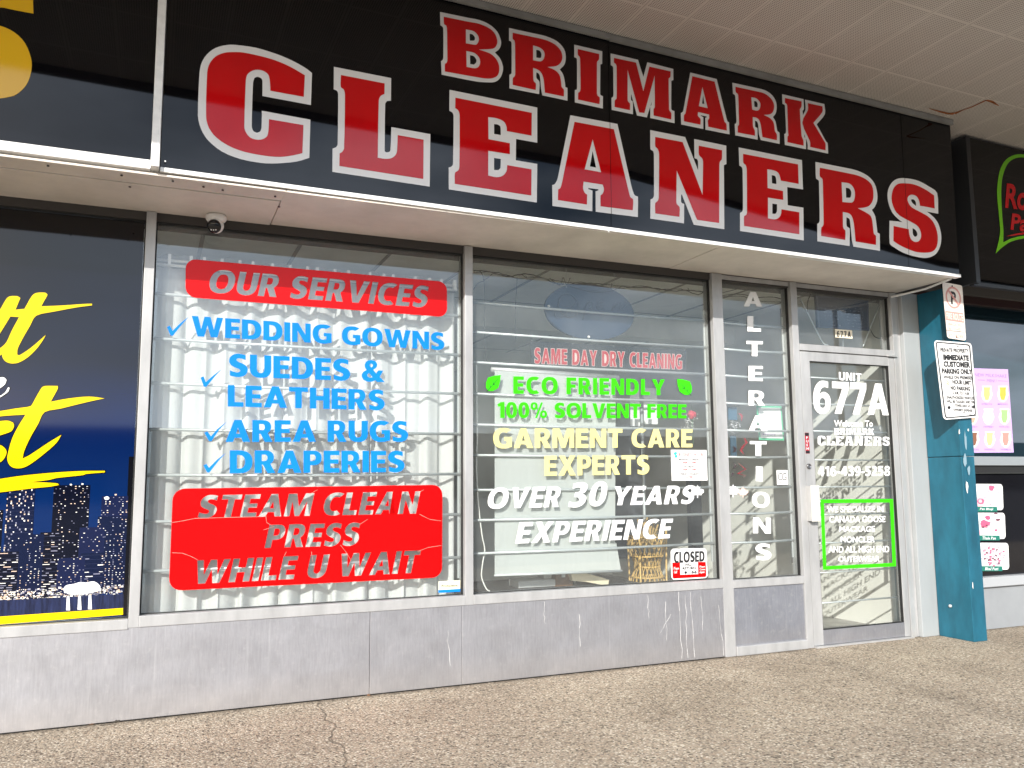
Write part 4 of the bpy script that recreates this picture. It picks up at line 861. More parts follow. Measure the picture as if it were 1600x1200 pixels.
def leaf(cx, cy, flip, label):
    pts = [(-11, -2), (-8, -10), (2, -13), (12, -14), (11, -4), (8, 6), (0, 11), (-7, 11), (-11, 6)]
    lp = [(cx+flip*x, cy+y) for x, y in pts]
    o = decal('leaf_decal', [lp], 0, 0, 1, DY, V_GREEN, None); tag(o, label, 'leaf decal', 'green leaves on the blind window')
    bm = bmesh.new()
    for a, b in (((-10, 12), (0, 1)), ((0, 1), (8, -9)), ((0, 1), (0, -7)), ((-4, 5), (-6, -1)), ((0, 1), (7, 2))):
        P, Q = at(cx+flip*a[0], cy+a[1], DY-.0012), at(cx+flip*b[0], cy+b[1], DY-.0012); t = (Q-P).normalized(); n_ = Vector((-t.z, 0, t.x))*.0022
        bm.faces.new([bm.verts.new(z) for z in (P-n_, P+n_, Q+n_*.5, Q-n_*.5)])
    link('vein', bm, V_DKGREEN, o)
leaf(770.5, 600, 1, 'green leaf before the words eco friendly')
leaf(1070, 606, -1, 'green leaf after the words eco friendly')
MAPLE = [(0,-10),(1.8,-6),(4,-7.2),(3.4,-2.6),(6,-4.5),(6.6,-3),(9.6,-3.2),(8.6,-.6),(10,.6),(5.6,4.2),(6,5.8),(.9,5.1),(.8,9.6),(-.8,9.6),(-.9,5.1),(-6,5.8),(-5.6,4.2),(-10,.6),(-8.6,-.6),(-9.6,-3.2),(-6.6,-3),(-6,-4.5),(-3.4,-2.6),(-4,-7.2),(-1.8,-6)]
def maple(cx, cy, s, m, label):
    o = decal('maple_leaf_decal', [[(cx+x*s, cy+y*s) for x, y in MAPLE]], 0, 0, 1, DY-.0015, m, None, sm=False); tag(o, label, 'leaf decal', 'maple leaf stickers')
maple(1090, 768, 1.05, V_WHITE, 'white maple leaf sticker beside the word years')
maple(1145.5, 767, 1.05, V_WHITE, 'white maple leaf sticker low on the narrow window, beside the mullion')
maple(1161, 769, .85, mat('pink_vinyl', (.8, .55, .48), .4), 'pinkish maple leaf sticker low on the narrow window beside the white one')

# hours notice
HN = tag(boxo('hours_notice', (at(1048.7, 726, DY).x, at(1104.5, 726, DY).x, DY-.002, DY-.0004, at(1076, 751, DY).z, at(1076, 703, DY).z), PAPER), 'white business hours notice on the glass beside the mullion', 'notice')
HY = DY-.0028
TEALINK = mat('teal_ink', (.02, .45, .42), .4)
decal('swirl_mark', [[(1052, 708), (1056, 706), (1059, 708), (1056, 710), (1059, 712), (1058, 715), (1053, 715), (1055, 712)]], 0, 0, 1, HY, TEALINK, HN)
text('notice_heading', 'BUSINESS HOURS', q4(1060.5, 1101, 707.5, 707.5, 713.5, 713.5), HY, REDINK, HN, res=1, bold=.01)
for body, y, hw, m in (('MONDAY TO FRIDAY', 718, 16, INK), ('8AM TO 7PM', 722.8, 10, REDINK), ('SATURDAY', 729, 9, INK), ('9AM TO 5PM', 733.8, 10, REDINK), ('SUNDAY - HOLIDAYS', 740.5, 16, INK), ('CLOSED', 745, 6, REDINK)):
    text('notice_line', body, q4(1077-hw, 1077+hw, y-1.6, y-1.6, y+1.8, y+1.8), HY, m, HN, res=1, bold=.03)

# closed sign
CQ = [(1048, 857.5), (1103.8, 856.3), (1106, 903), (1049.4, 906.5)]
CS = thing('closed_sign', 'white and red closed sign hanging in the lower corner of the blind window', 'sign')
CY = DY-.004
bm = bmesh.new(); sheet(bm, [rrect(CQ, .025, CY)], .003); link('board', bm, PAPER, CS)
decal('red_field', [[(1050.5, 879), (1062.5, 879), (1063, 898), (1091, 897), (1090.5, 878), (1102.8, 878), (1103.6, 900.5), (1101.5, 901.5), (1053, 904), (1051, 902.5)]], 0, 0, 1, CY-.0012, V_RED, CS, sm=False)
htext('closed_lettering', 'CLOSED', q4(1053, 1101, 862.5, 860.8, 880, 877), CY-.0024, INK, CS, space=6)
text('small_lettering', 'WILL', q4(1070, 1081, 880.6, 880.3, 884.6, 884.3), CY-.0024, INK, CS, res=1, bold=.03)
text('small_lettering', 'RETURN', q4(1066.5, 1087, 885.8, 885.3, 890, 889.5), CY-.0024, INK, CS, res=1, bold=.03)
text('small_lettering', '8 : 00', q4(1069, 1089, 892.2, 891.5, 897, 896.4), CY-.0024, INK, CS, res=1, bold=.05)
text('small_lettering', 'Please\nCall', q4(1052.5, 1061, 886, 885.6, 896, 895.6), CY-.0024, PAPER, CS, res=1, shear=.2)
text('small_lettering', 'Please\nCome\nAgain', q4(1092.5, 1102, 884, 883.6, 896.5, 896), CY-.0024, PAPER, CS, res=1, shear=.2)
bm = bmesh.new(); a, b, c_ = at(1055, 860, CY), at(1099, 859, CY), at(1077, 850, CY); tube(bm, [a, c_, b], .0012, 5); link('hanging_cord', bm, INK, CS)

# ------------------------------------------------------------------ stacked letters and stickers on the narrow window
AL = thing('stacked_lettering', 'column of white capital letters spelling alterations down the narrow window', 'lettering')
for ch, x0, x1, y0, y1 in (('A',1162,1191,456,479),('L',1167.7,1189,493.5,518),('T',1166,1192,532.5,556.5),('E',1169.5,1192,571.5,595.3),('R',1169.5,1195.5,610,634),('A',1169.5,1199,649,673.5),('T',1171.7,1198,689,712.5),('I',1181,1191.7,728.5,752),('O',1175,1202.7,768.5,793),('N',1176.5,1204.6,808.5,833.5),('S',1180.4,1205.2,849,875)):
    htext('letter', ch, q4(x0, x1, y0, y0+.5, y1-.3, y1+.3), DY, V_WHITE, AL)
cg = tag(boxo('round_logo_sticker', (at(1213.5, 745, DY).x, at(1231, 745, DY).x, DY-.001, DY-.0002, at(1222, 757.5, DY).z, at(1222, 734.5, DY).z), PAPER), 'square white sticker with a round black logo on the narrow window', 'sticker')
text('sticker_logo', 'CG', q4(1215.5, 1229, 739, 739, 750.5, 750.5), DY-.0018, INK, cg, bold=-.005, space=.7)
text('sticker_lettering', 'Licensed by', q4(1215, 1230, 735.5, 735.5, 737.2, 737.2), DY-.0018, INK, cg, res=1)
text('sticker_lettering', 'Cleaning Care', q4(1215, 1230, 752.6, 752.6, 754.8, 754.8), DY-.0018, INK, cg, res=1)
np_ = tag(boxo('number_plate', (at(1305, 521, DY).x, at(1331.5, 521, DY).x, DY-.001, DY-.0002, at(1318, 528.2, DY).z, at(1318, 515.2, DY).z), mat('cream_plate', (.82, .74, .58), .4)), 'small cream house number sticker 677A on the window above the door', 'number sticker')
htext('plate_lettering', '677A', q4(1307.5, 1329.5, 517, 517.7, 526.3, 527), DY-.0018, INK, np_, space=26)

# ------------------------------------------------------------------ door
door = thing('shop_door', 'aluminium framed glass door with white lettering and a green bordered notice', 'door')
dx0, dx1, dz0, dz1 = 4.266, 5.178, .012, 2.083
gx0, gx1, gz0, gz1 = 4.352, 5.122, .112, 2.016
bm = bmesh.new()
boxo('stile', (dx0, gx0, .0, .045, dz0, dz1), ALU, door, bev=.002)
boxo('stile', (gx1, dx1, .0, .045, dz0, dz1), ALU, door, bev=.002)
boxo('top_rail', (gx0+.0005, gx1-.0005, .0015, .0435, gz1, dz1-.001), ALU, door)
boxo('bottom_rail', (gx0+.0005, gx1-.0005, .0015, .0435, dz0+.001, gz0), KICK, door)
DGY = .026
boxo('pane', (gx0-.003, gx1+.003, DGY, DGY+.006, gz0-.003, gz1+.003), GLASS_D, door)
bm = bmesh.new(); g = .006
box(bm, gx0, gx0+g, .006, DGY-.001, gz0, gz1); box(bm, gx1-g, gx1, .006, DGY-.001, gz0, gz1); box(bm, gx0+g, gx1-g, .006, DGY-.001, gz1-g, gz1); box(bm, gx0+g, gx1-g, .006, DGY-.001, gz0, gz0+g)
link('gasket', bm, GASKET, door)
for z in (1.905, 1.711, 1.511, 1.301, 1.105, .906, .705, .498, .286):
    bm = bmesh.new(); tube(bm, [(gx0-.01, .062, z), (gx1+.01, .062, z)], .0062, 8); link('bar', bm, RODM, door, True)
bm = bmesh.new(); tube(bm, [(gx0-.02, .085, 1.0), (gx1+.02, .085, 1.0)], .016, 10); link('push_bar', bm, ALU2, door, True)
DD = DGY-.0022
htext('unit_lettering', 'UNIT', q4(1310.7, 1346, 581, 583.5, 594, 596), DD, V_WHITE, door)
htext('number_lettering', '677A', q4(1270.3, 1388.8, 594.5, 600, 645.5, 649), DD, V_WHITE, door, label='large white number 677A across the upper door glass', space=5)
text('welcome_lettering', 'Welcome To', q4(1303, 1364, 656.5, 657, 666.3, 667), DD, V_WHITE, door, bold=.035)
def slab_word(idx, quad, gap):
    """the fascia's own letter shapes again, small, side by side"""
    tl, tr, br, bl = [at(*p, DD) for p in quad]; bm = bmesh.new(); S = []; x = 0
    for i in idx:
        ox, oy, s, wl, rl = LET[i]; L_ = [[at(ox+a/s, oy+b/s, SP()) for a, b in smoothloop(lp)] for lp in rl+([K2] if i == len(LET)-1 else [])]
        xs_ = [p.x for l_ in L_ for p in l_]; zs_ = [p.z for l_ in L_ for p in l_]; x0, x1, z0, z1 = min(xs_), max(xs_), min(zs_), max(zs_)
        S.append((x, [[((p.x-x0)/(z1-z0), (p.z-z0)/(z1-z0)) for p in l_] for l_ in L_], i == len(LET)-1)); x += (x1-x0)/(z1-z0)+gap
    tot = x-gap
    for x_, L_, k2 in S:
        W = [[(bl*(1-(x_+a)/tot)+br*((x_+a)/tot))*(1-b)+(tl*(1-(x_+a)/tot)+tr*((x_+a)/tot))*b for a, b in l_] for l_ in L_]
        if k2: sheet(bm, [W[0]]); sheet(bm, [W[1]])
        else: sheet(bm, W)
    return link('name_lettering', bm, V_WHITE, door)
slab_word((8, 9, 10, 11, 12, 13, 14), q4(1303, 1365.5, 669, 669.6, 679.3, 680), .09)
slab_word(range(8), q4(1277.5, 1390, 680.8, 682.5, 695.8, 696.5), .14)
htext('phone_lettering', '416-439-5258', q4(1278, 1390.7, 728.5, 728, 744, 743.5), DD, V_WHITE, door, space=9)
GB = [(1282, 780.5), (1395.5, 779.6), (1400, 884.8), (1286, 890.2)]; GI2 = [(1287.3, 786), (1390.4, 785), (1394.6, 879.6), (1291.2, 884.6)]
bm = bmesh.new(); P, Q = [at(*p, DD) for p in GB], [at(*p, DD) for p in GI2]
for i in range(4): j = (i+1) % 4; bm.faces.new([bm.verts.new(z) for z in (P[i], Q[i], Q[j], P[j])])
o = link('green_border', bm, V_GREEN, door); o['label'] = 'bright green rectangle framing the white notice lettering'
for body, x0, x1, y0, y1 in (('WE SPECIALIZE IN', 1292, 1380.5, 791, 800.6), ('CANADA GOOSE', 1295.6, 1383.5, 806.6, 816.5), ('MACKAGE', 1311.5, 1367, 822.5, 831.5), ('MONCLER', 1313.6, 1367, 838.4, 848), ('AND ALL HIGH END', 1294.4, 1389.5, 853.4, 863.6), ('OUTERWEAR', 1310, 1374.5, 869, 878)):
    text('notice_lettering', body, q4(x0, x1, y0, y0-.6, y1, y1-.6), DD, V_WHITE, door, bold=.022)
# pull handle: a folded plate standing off the stile
hp = at(1263.5, 758.6, -.03); hq = at(1281.5, 814.5, -.03)
h = boxo('pull_handle', (hp.x, hp.x+.075, -.052, -.044, hq.z, hp.z), mat('handle_aluminium', (.72, .7, .66), .35, .3), door, bev=.002)
boxo('handle_return', (hp.x+.002, hp.x+.010, -.0435, -.0005, hq.z+.004, hp.z-.004), ALU2, h)
boxo('handle_post', (hp.x+.012, hp.x+.040, -.0435, -.0005, hp.z-.05, hp.z-.02), ALU2, h); boxo('handle_post', (hp.x+.012, hp.x+.040, -.0435, -.0005, hq.z+.02, hq.z+.05), ALU2, h)
lp_ = at(1263.5, 728.6, 0); bm = bmesh.new(); lathe(bm, [(.019, .0), (.019, .008), (.014, .012), (.013, .009), (.004, .009)], (lp_.x, -.0005, lp_.z), 20, Matrix.Rotation(R(90), 3, 'X')); link('lock_cylinder', bm, mat('lock_metal', (.22, .22, .23), .3, .8), door, True)
a, b = at(1257.3, 676, 0), at(1265, 708.7, 0); st = boxo('push_sticker', (a.x, b.x, -.0018, -.0006, b.z, a.z), mat('red_sticker', (.35, .01, .03), .4), door)
boxo('black_band', (a.x, b.x, -.003, -.0019, a.z-.022, a.z-.002), INK, st); boxo('black_band', (a.x, b.x, -.003, -.0019, b.z+.002, b.z+.02), INK, st)
me_t = text('sticker_lettering', 'P\nU\nS\nH', [(1259.5, 682), (1263, 682), (1263.7, 703), (1260, 703)], -.003, PAPER, st, res=1, bold=.03)
a = at(1256, 743, 0); boxo('small_label', (a.x-.01, a.x+.01, -.0018, -.0006, a.z-.035, a.z+.005), PAPER, door)
hinge = boxo('top_closer_arm', (5.11, 5.20, -.02, .0, 2.086, 2.098), ALU2, door)
boxo('threshold', (4.263, 5.181, -.03, .12, 0.0, .010), ALU2, door)

# ------------------------------------------------------------------ grey pier, teal column, parking signs
pier = tag(boxo('pier', (5.264, 5.45, -.03, .2, 0.0, HEAD-.01), GALV, bev=.003), 'plain grey painted pier between the door and the teal column', 'pier')
col = thing('steel_column', 'scuffed teal painted square column carrying two parking signs', 'column')
c0x, c1x, cY = 5.425, 5.560, -.325
boxo('shaft', (c0x, c1x, cY, -.034, 0.0, 1.318), TEAL, col, bev=.004)
boxo('shaft', (c0x-.002, c1x+.002, cY-.002, -.034, 1.322, 2.585), TEAL, col, bev=.004)
bm = bmesh.new()
PAINTW = mat('bare_scuff', (.75, .75, .72), .6); 
for u, v, sx, sz in ((1511, 760, .012, .045), (1499, 675, .008, .02), (1513, 672, .007, .012), (1520, 915, .005, .03)):
    p_ = at(u, v, cY-.0055); ang = [i*2*math.pi/9 for i in range(9)]
    sheet(bm, [[p_+Vector((math.cos(t)*sx*random.uniform(.5, 1.2), 0, math.sin(t)*sz*random.uniform(.5, 1.2))) for t in ang]])
link('scuff', bm, PAINTW, col)
bm = bmesh.new()
for u, v, sx, sz in ((1509, 690, .014, .07), (1508, 720, .02, .05), (1514, 735, .016, .035)):
    p_ = at(u, v, cY-.0052); ang = [i*2*math.pi/11 for i in range(11)]
    sheet(bm, [[p_+Vector((math.cos(t)*sx*random.uniform(.5, 1.2), 0, math.sin(t)*sz*random.uniform(.5, 1.2))) for t in ang]])
link('glue_mark', bm, mat('glue_residue', (.2, .3, .36), .7), col)
p_ = Vector((c0x, -.15, .23)); bm = bmesh.new(); lathe(bm, [(.012, 0), (.012, .01), (.006, .014)], p_, 12, Matrix.Rotation(R(-90), 3, 'Y')); link('bolt', bm, RODM, col, True)

def plate(name, quad, r, Y, label, face, border=None):
    t = thing(name, label, 'parking sign')
    bm = bmesh.new(); sheet(bm, [rrect(quad, r, Y)], .003); link('plate', bm, face, t)
    return t
PSY = -.345
FQ = [(1472.5, 440.5), (1503.5, 446), (1509.5, 532.5), (1480.5, 528)]
FADED = mat('faded_white_plate', (.78, .72, .66), .4, noise=(20, .06)); PINK = mat('faded_red_ink', (.62, .3, .27), .5)
f = plate('fire_route_sign', FQ, .02, PSY, 'faded pink fire route no parking sign at the top of the teal column', FADED)
ctr = (1489.7, 465)
bm = bmesh.new(); cW = at(ctr[0], ctr[1], PSY-.0015); ro, ri = .084, .069
def ring(bm, c, ro, ri, n=28):
    A = [2*math.pi*i/n for i in range(n)]
    for i in range(n):
        a, b = A[i], A[(i+1) % n]
        bm.faces.new([bm.verts.new(c+Vector((r_*math.cos(t)*.95, 0, r_*math.sin(t)))) for r_, t in ((ro, a), (ri, a), (ri, b), (ro, b))])
ring(bm, cW, ro, ri); d1 = Vector((-.05, 0, .052)); n1 = Vector((.006, 0, .006))
bm.faces.new([bm.verts.new(z+Vector((0, -.0012, 0))) for z in (cW+d1-n1, cW-d1-n1, cW-d1+n1, cW+d1+n1)]); link('prohibition_ring', bm, PINK, f)
text('parking_letter', 'P', [(1485.4, 455), (1493.4, 456.3), (1494.2, 476.5), (1486.4, 475.2)], PSY-.0018, INK, f, bold=.03)
decal('red_band', [[(1477, 485.5), (1505, 489), (1506.3, 504.5), (1478.2, 500)]], 0, 0, 1, PSY-.0015, PINK, f, sm=False)
text('sign_lettering', 'FIRE ROUTE', [(1478.6, 488), (1504.2, 491.4), (1505, 502), (1479.5, 498)], PSY-.0030, FADED, f, bold=.02, res=2)
for body, x0, x1, y0, y1, sl in (('VEHICLES WILL', 1481, 1503, 504, 508.5, 2), ('BE TOWED', 1483, 1502, 511, 515.5, 2), ('BY ORDER', 1483, 1505, 521, 527, 2)):
    text('sign_lettering', body, [(x0, y0), (x1, y0+sl), (x1+.4, y1+sl), (x0+.4, y1)], PSY-.0018, PINK, f, res=1, bold=.01)
decal('rule_line', [[(1479, 515.8), (1507, 518.7), (1507, 519.4), (1479, 516.5)]], 0, 0, 1, PSY-.0015, INK, f, sm=False)
for u, v in ((1487.5, 447), (1494.5, 527)):
    p_ = at(u, v, PSY); bm = bmesh.new(); lathe(bm, [(.006, -.001), (.006, .003), (.003, .005)], p_, 8, Matrix.Rotation(R(90), 3, 'X')); link('bolt', bm, SCREW, f)
P2Y = -.352
PQ = [(1459.5, 531.5), (1518, 536), (1527.5, 652), (1474.5, 656)]
ps = plate('customer_parking_sign', PQ, .03, P2Y, 'white black bordered immediate customer parking only sign, tilted on the column', PAPER)
def inset(quad, d):
    cx, cy = sum(p[0] for p in quad)/4, sum(p[1] for p in quad)/4
    return [(p[0]+(1 if p[0] < cx else -1)*d, p[1]+(1 if p[1] < cy else -1)*d) for p in quad]
o_, i_ = rrect(inset(PQ, 2.2), .024, P2Y-.0015), rrect(inset(PQ, 3.9), .018, P2Y-.0015)
bm = bmesh.new()
for k in range(len(o_)): j = (k+1) % len(o_); bm.faces.new([bm.verts.new(z) for z in (o_[k], i_[k], i_[j], o_[j])])
link('border_line', bm, INK, ps)
def pln(body, x0, x1, y0, y1, x2=None, m=INK, b=.02):
    # read in the sign's zoom (5x, offset 1420,420); the right end leans a little
    X = lambda x: 1420+x/5; Yy = lambda y: 420+y/5
    text('sign_lettering', body, [(X(x0), Yy(y0)), (X(x1), Yy(y0+8)), (X(x1+3), Yy(y1+8)), (X(x0+3), Yy(y1))], P2Y-.0018, m, ps, res=2, bold=b+.02)
pln('PRIVATE PROPERTY', 246, 468, 618, 650, b=.01); pln('IMMEDIATE', 268, 468, 668, 712, b=.04); pln('CUSTOMER', 270, 478, 720, 766, b=.03); pln('PARKING ONLY', 258, 492, 776, 818, b=.03)
pln('WHILE ON PREMISES', 270, 495, 832, 858, b=.01); pln('2', 288, 316, 868, 900, m=V_CREAM, b=.02); pln('HOUR LIMIT', 340, 486, 866, 900, b=.02); pln('NO PARKING', 326, 478, 914, 946, b=.02)
pln('2 A.M. TO 7 A.M.', 342, 472, 954, 980, b=.01); pln('UNAUTHORIZED VEHICLES', 292, 506, 992, 1014, b=.01); pln('WILL BE TAGGED AND OR', 296, 510, 1024, 1046, b=.01); pln('TOWED AWAY AT', 360, 480, 1056, 1078, b=.01); pln('OWNER\'S EXPENSE', 346, 496, 1090, 1110, b=.01); pln('SIGN SHOP', 470, 526, 1134, 1144, b=0)
for lp in ([(302, 1080), (318, 1066), (320, 1074), (328, 1078), (322, 1096), (308, 1096)], [(490, 1072), (504, 1072), (504, 1060), (518, 1079), (504, 1096), (504, 1086), (490, 1086)]):
    decal('arrow_mark', [lp], 1420, 420, 5, P2Y-.0018, INK, ps, sm=False)
for u, v in ((1496.5, 541), (1506, 645)):
    p_ = at(u, v, P2Y); bm = bmesh.new(); lathe(bm, [(.006, -.001), (.006, .003), (.003, .005)], p_, 8, Matrix.Rotation(R(90), 3, 'X')); link('bolt', bm, SCREW, ps)

# ------------------------------------------------------------------ right neighbour shopfront
nb = thing('neighbour_shopfront', 'right neighbour shop front with dark glass over a pale grey base wall', 'shop front')
XN0, XN1 = 5.452, 9.5
boxo('base_wall', (XN0, XN1, .0, .2, 0.0, .318), mat('pale_grey_wall', (.25, .265, .28), .55, noise=(4, .08)), nb)
boxo('sill', (XN0, XN1, -.03, .2, .321, .395), mat('grey_sill', (.42, .44, .46), .5, .2), nb, bev=.003)
NGL = mat('dark_reflective_glass', (.010, .022, .03), .015, 0, .8)
m_ = MATS['dark_reflective_glass']; m_.node_tree.nodes['Principled BSDF'].inputs['IOR'].default_value = 1.75
boxo('pane', (XN0, XN1, .05, .06, 1.335, 2.575), NGL, nb)
boxo('lower_glass', (XN0, XN1, .045, .055, .395, 1.20), mat('black_window_film', (.006, .006, .008), .05), nb)
boxo('ledge', (XN0, XN1, .0, .075, 1.262, 1.334), mat('grey_ledge', (.3, .33, .35), .5, .3), nb, bev=.003)
boxo('dark_band', (XN0, XN1, .02, .08, 1.201, 1.261), GASKET, nb)
boxo('head_frame', (XN0, XN1, .01, .2, 2.576, 2.636), mat('brown_head', (.035, .012, .01), .5), nb)
boxo('head_band', (XN0, XN1, -.02, .2, 2.638, 2.74), mat('grey_head_band', (.12, .115, .11), .5), nb)
boxo('overhang', (5.60, XN1, -.44, .2, 2.745, 3.7), mat('dark_overhang', (.015, .015, .016), .6), nb)
# milkshake poster
MY = .046
mp_ = thing('menu_poster', 'lilac milkshake menu poster with rows of cups in the neighbour window', 'poster')
LILAC = mat('lilac_paper', (.52, .36, .66), .3); MAUVE = mat('mauve_ink', (.3, .18, .42), .4)
MQ = [(1508, 575), (1575, 577), (1584, 707), (1512, 707.5)]
P = [at(*p, MY) for p in MQ]; bm = bmesh.new(); sheet(bm, [P], .002); link('sheet', bm, LILAC, mp_)
text('poster_heading', 'NEW MILKSHAKE', q4(1523, 1573, 583, 585, 588, 590.5), MY-.001, MAUVE, mp_, res=1, bold=.0)
text('poster_heading', 'MENU', q4(1542, 1557, 592.2, 593, 596.8, 597.6), MY-.001, MAUVE, mp_, res=1, bold=.0)
decal('rule_line', [[(1528, 593.2), (1539, 593.7), (1539, 594.5), (1528, 594)]], 0, 0, 1, MY-.001, MAUVE, mp_, sm=False); decal('rule_line', [[(1559, 594.6), (1575, 595.3), (1575, 596), (1559, 595.3)]], 0, 0, 1, MY-.001, MAUVE, mp_, sm=False)
CUPC = [[(.55, .4, .3), (.45, .55, .18), (.75, .42, .06)], [(.6, .35, .25), (.72, .5, .55), (.3, .6, .2)], [(.22, .09, .05), (.75, .65, .25), (.75, .25, .22)]]
CUPG = mat('cup_glass_white', (.82, .78, .82), .3)
for r_ in range(3):
    for c_ in range(3):
        cx = 1517+c_*25+r_*2.2+(r_ == 1)*.3; cy = 614+r_*35.5; 
        cup = [(-7.5, -11), (7.5, -11), (6.5, -6), (9, 2), (6, 10), (2, 14), (-2, 14), (-6.5, 10), (-9, 2), (-6.5, -6)]
        decal('cup', [[(cx+x, cy+y) for x, y in cup]], 0, 0, 1, MY-.001, CUPG, mp_)
        inn = [(-5.5, -9), (5.5, -9), (4.6, -4), (5, 3), (2.5, 11), (-2.5, 11), (-5, 3), (-4.6, -4)]
        cm = mat('shake_%d%d' % (r_, c_), CUPC[r_][c_], .4)
        decal('shake', [[(cx+x, cy+y) for x, y in inn]], 0, 0, 1, MY-.002, cm, mp_)
        text('cup_caption', ['CHIKOO', 'BUTTERSCOTCH', 'MANGO', 'COCONUT', 'STRAWBERRY', 'PISTACHIO', 'CHOCOLATE', 'PINEAPPLE', 'WATERMELON'][r_*3+c_], q4(cx-8, cx+8, cy+16, cy+16.3, cy+18.6, cy+18.9), MY-.001, MAUVE, mp_, res=1)
# three food pictures with green tags
GTAG = mat('green_tag', (.012, .16, .12), .35); PETAL = [mat('petal_pink', (.75, .1, .2), .4), mat('petal_pale', (.8, .45, .5), .4), mat('petal_dark', (.16, .06, .09), .4), mat('petal_grey', (.4, .34, .4), .4)]
random.seed(5)
FY = .040
for k, (x0, x1, y0, y1, tg, lab) in enumerate(((1519, 1566.5, 756, 797, 'Pan Bhuji', 'food picture with a sliced pink round and a green name tag, uppermost of three'), (1523, 1570, 801, 842, 'Thala Pan', 'food picture with loose red petals and a green name tag, middle of three'), (1527, 1575.5, 848, 890, 'Bhel Puri', 'food picture of a heaped pale pink dish with a green name tag, lowest of three'))):
    t = thing('food_picture', lab, 'picture', 'food pictures in the neighbour window')
    bm = bmesh.new(); sheet(bm, [rrect([(x0, y0), (x1, y0+.3), (x1+1.5, y1), (x0+1, y1+.5)], .03, FY)], .002); link('card', bm, PAPER, t)
    bms = [bmesh.new() for _ in PETAL]
    def blob(j, cx, cy, rx, ry, dy=.001):
        c = at(cx, cy, FY-dy-.0001*random.random()); n = 9; kx = rx/150; kz = ry/215; ph = random.random()*6
        sheet(bms[j], [[c+Vector((math.cos(a+ph)*kx*random.uniform(.7, 1.15), 0, math.sin(a+ph)*kz*random.uniform(.7, 1.15))) for a in [i*2*math.pi/n for i in range(n)]]])
    if k == 0:
        blob(0, x0+30, y0+6, 6, 5); blob(1, x0+13, y0+27, 10, 9); blob(0, x0+13, y0+27, 7, 6, .0015); blob(1, x0+13, y0+27, 4, 3, .002)
        for _ in range(9): blob(random.choice((1, 3)), x0+random.uniform(20, 44), y0+random.uniform(12, 36), 2.2, 1.8)
    elif k == 1:
        blob(0, x0+16, y0+18, 9, 8); blob(0, x0+20, y0+8, 5, 4); blob(1, x0+10, y0+30, 7, 5)
        for _ in range(7): blob(random.choice((0, 1, 2)), x0+random.uniform(10, 34), y0+random.uniform(14, 34), 2.6, 2.2, .0015)
        blob(2, x0+36, y0+11, 5, 2.5); blob(2, x0+33, y0+1.5, 4, 1.5)
    else:
        for _ in range(70):
            a, q_ = random.uniform(0, 6.3), math.sqrt(random.random()); blob(random.choice((0, 1, 1, 3, 3, 2)), x0+24+math.cos(a)*20*q_, y0+21+math.sin(a)*16*q_, 2.2, 1.8, .001+random.random()*.001)
    for j, b_ in enumerate(bms):
        if len(b_.verts): link('printed_food', b_, PETAL[j], t)
        else: b_.free()
    bm = bmesh.new(); sheet(bm, [rrect([(x0+6, y1-5.5), (x0+39, y1-5.2), (x0+39.6, y1+2.2), (x0+6.5, y1+2.4)], .008, FY-.003)], .001); link('name_tag', bm, GTAG, t)
    text('tag_lettering', tg, q4(x0+12, x0+33, y1-3.8, y1-3.5, y1+1, y1+1.2), FY-.0042, PAPER, t, res=1, bold=.02, shear=.2)

# ------------------------------------------------------------------ inside the shop
room = thing('shop_interior', 'pale grey shop room with a gridded ceiling seen through the windows', 'room')
RX0, RX1, RYB, RZ = -.12, 5.30, 4.6, 2.74
boxo('shop_floor', (RX0, RX1, .15, RYB, -.1, .012), FLOORI, room)
boxo('back_wall', (RX0, RX1, RYB, RYB+.1, .0, RZ+.2), WALLI, room)
boxo('side_wall', (RX1, RX1+.1, .21, RYB, .0, RZ+.2), WALLI, room)
boxo('side_wall', (RX0-.1, RX0, .15, RYB, .0, RZ+.2), WALLI, room)
boxo('ceiling', (RX0, RX1, .21, RYB, RZ, RZ+.1), CEILI, room)
bm = bmesh.new()
for x in [RX0+.35+i*.61 for i in range(9)]: box(bm, x-.012, x+.012, .22, RYB, RZ-.005, RZ-.0005)
link('ceiling_grid', bm, GRID, room)
bm = bmesh.new()
for y in [.75+i*1.22 for i in range(4)]: box(bm, RX0, RX1, y-.012, y+.012, RZ-.006, RZ-.0055)
link('ceiling_grid', bm, GRID, room)
boxo('drop_beam', (RX0, RX1, 2.05, 2.25, 2.52, RZ-.007), CEILI, room)
boxo('inner_door', (4.3, 4.95, RYB-.05, RYB-.005, .012, 2.05), mat('grey_door', (.3, .31, .32), .5), room)
boxo('partition', (2.55, 2.62, 2.6, RYB, .012, 2.2), mat('dark_partition', (.12, .13, .14), .6), room)

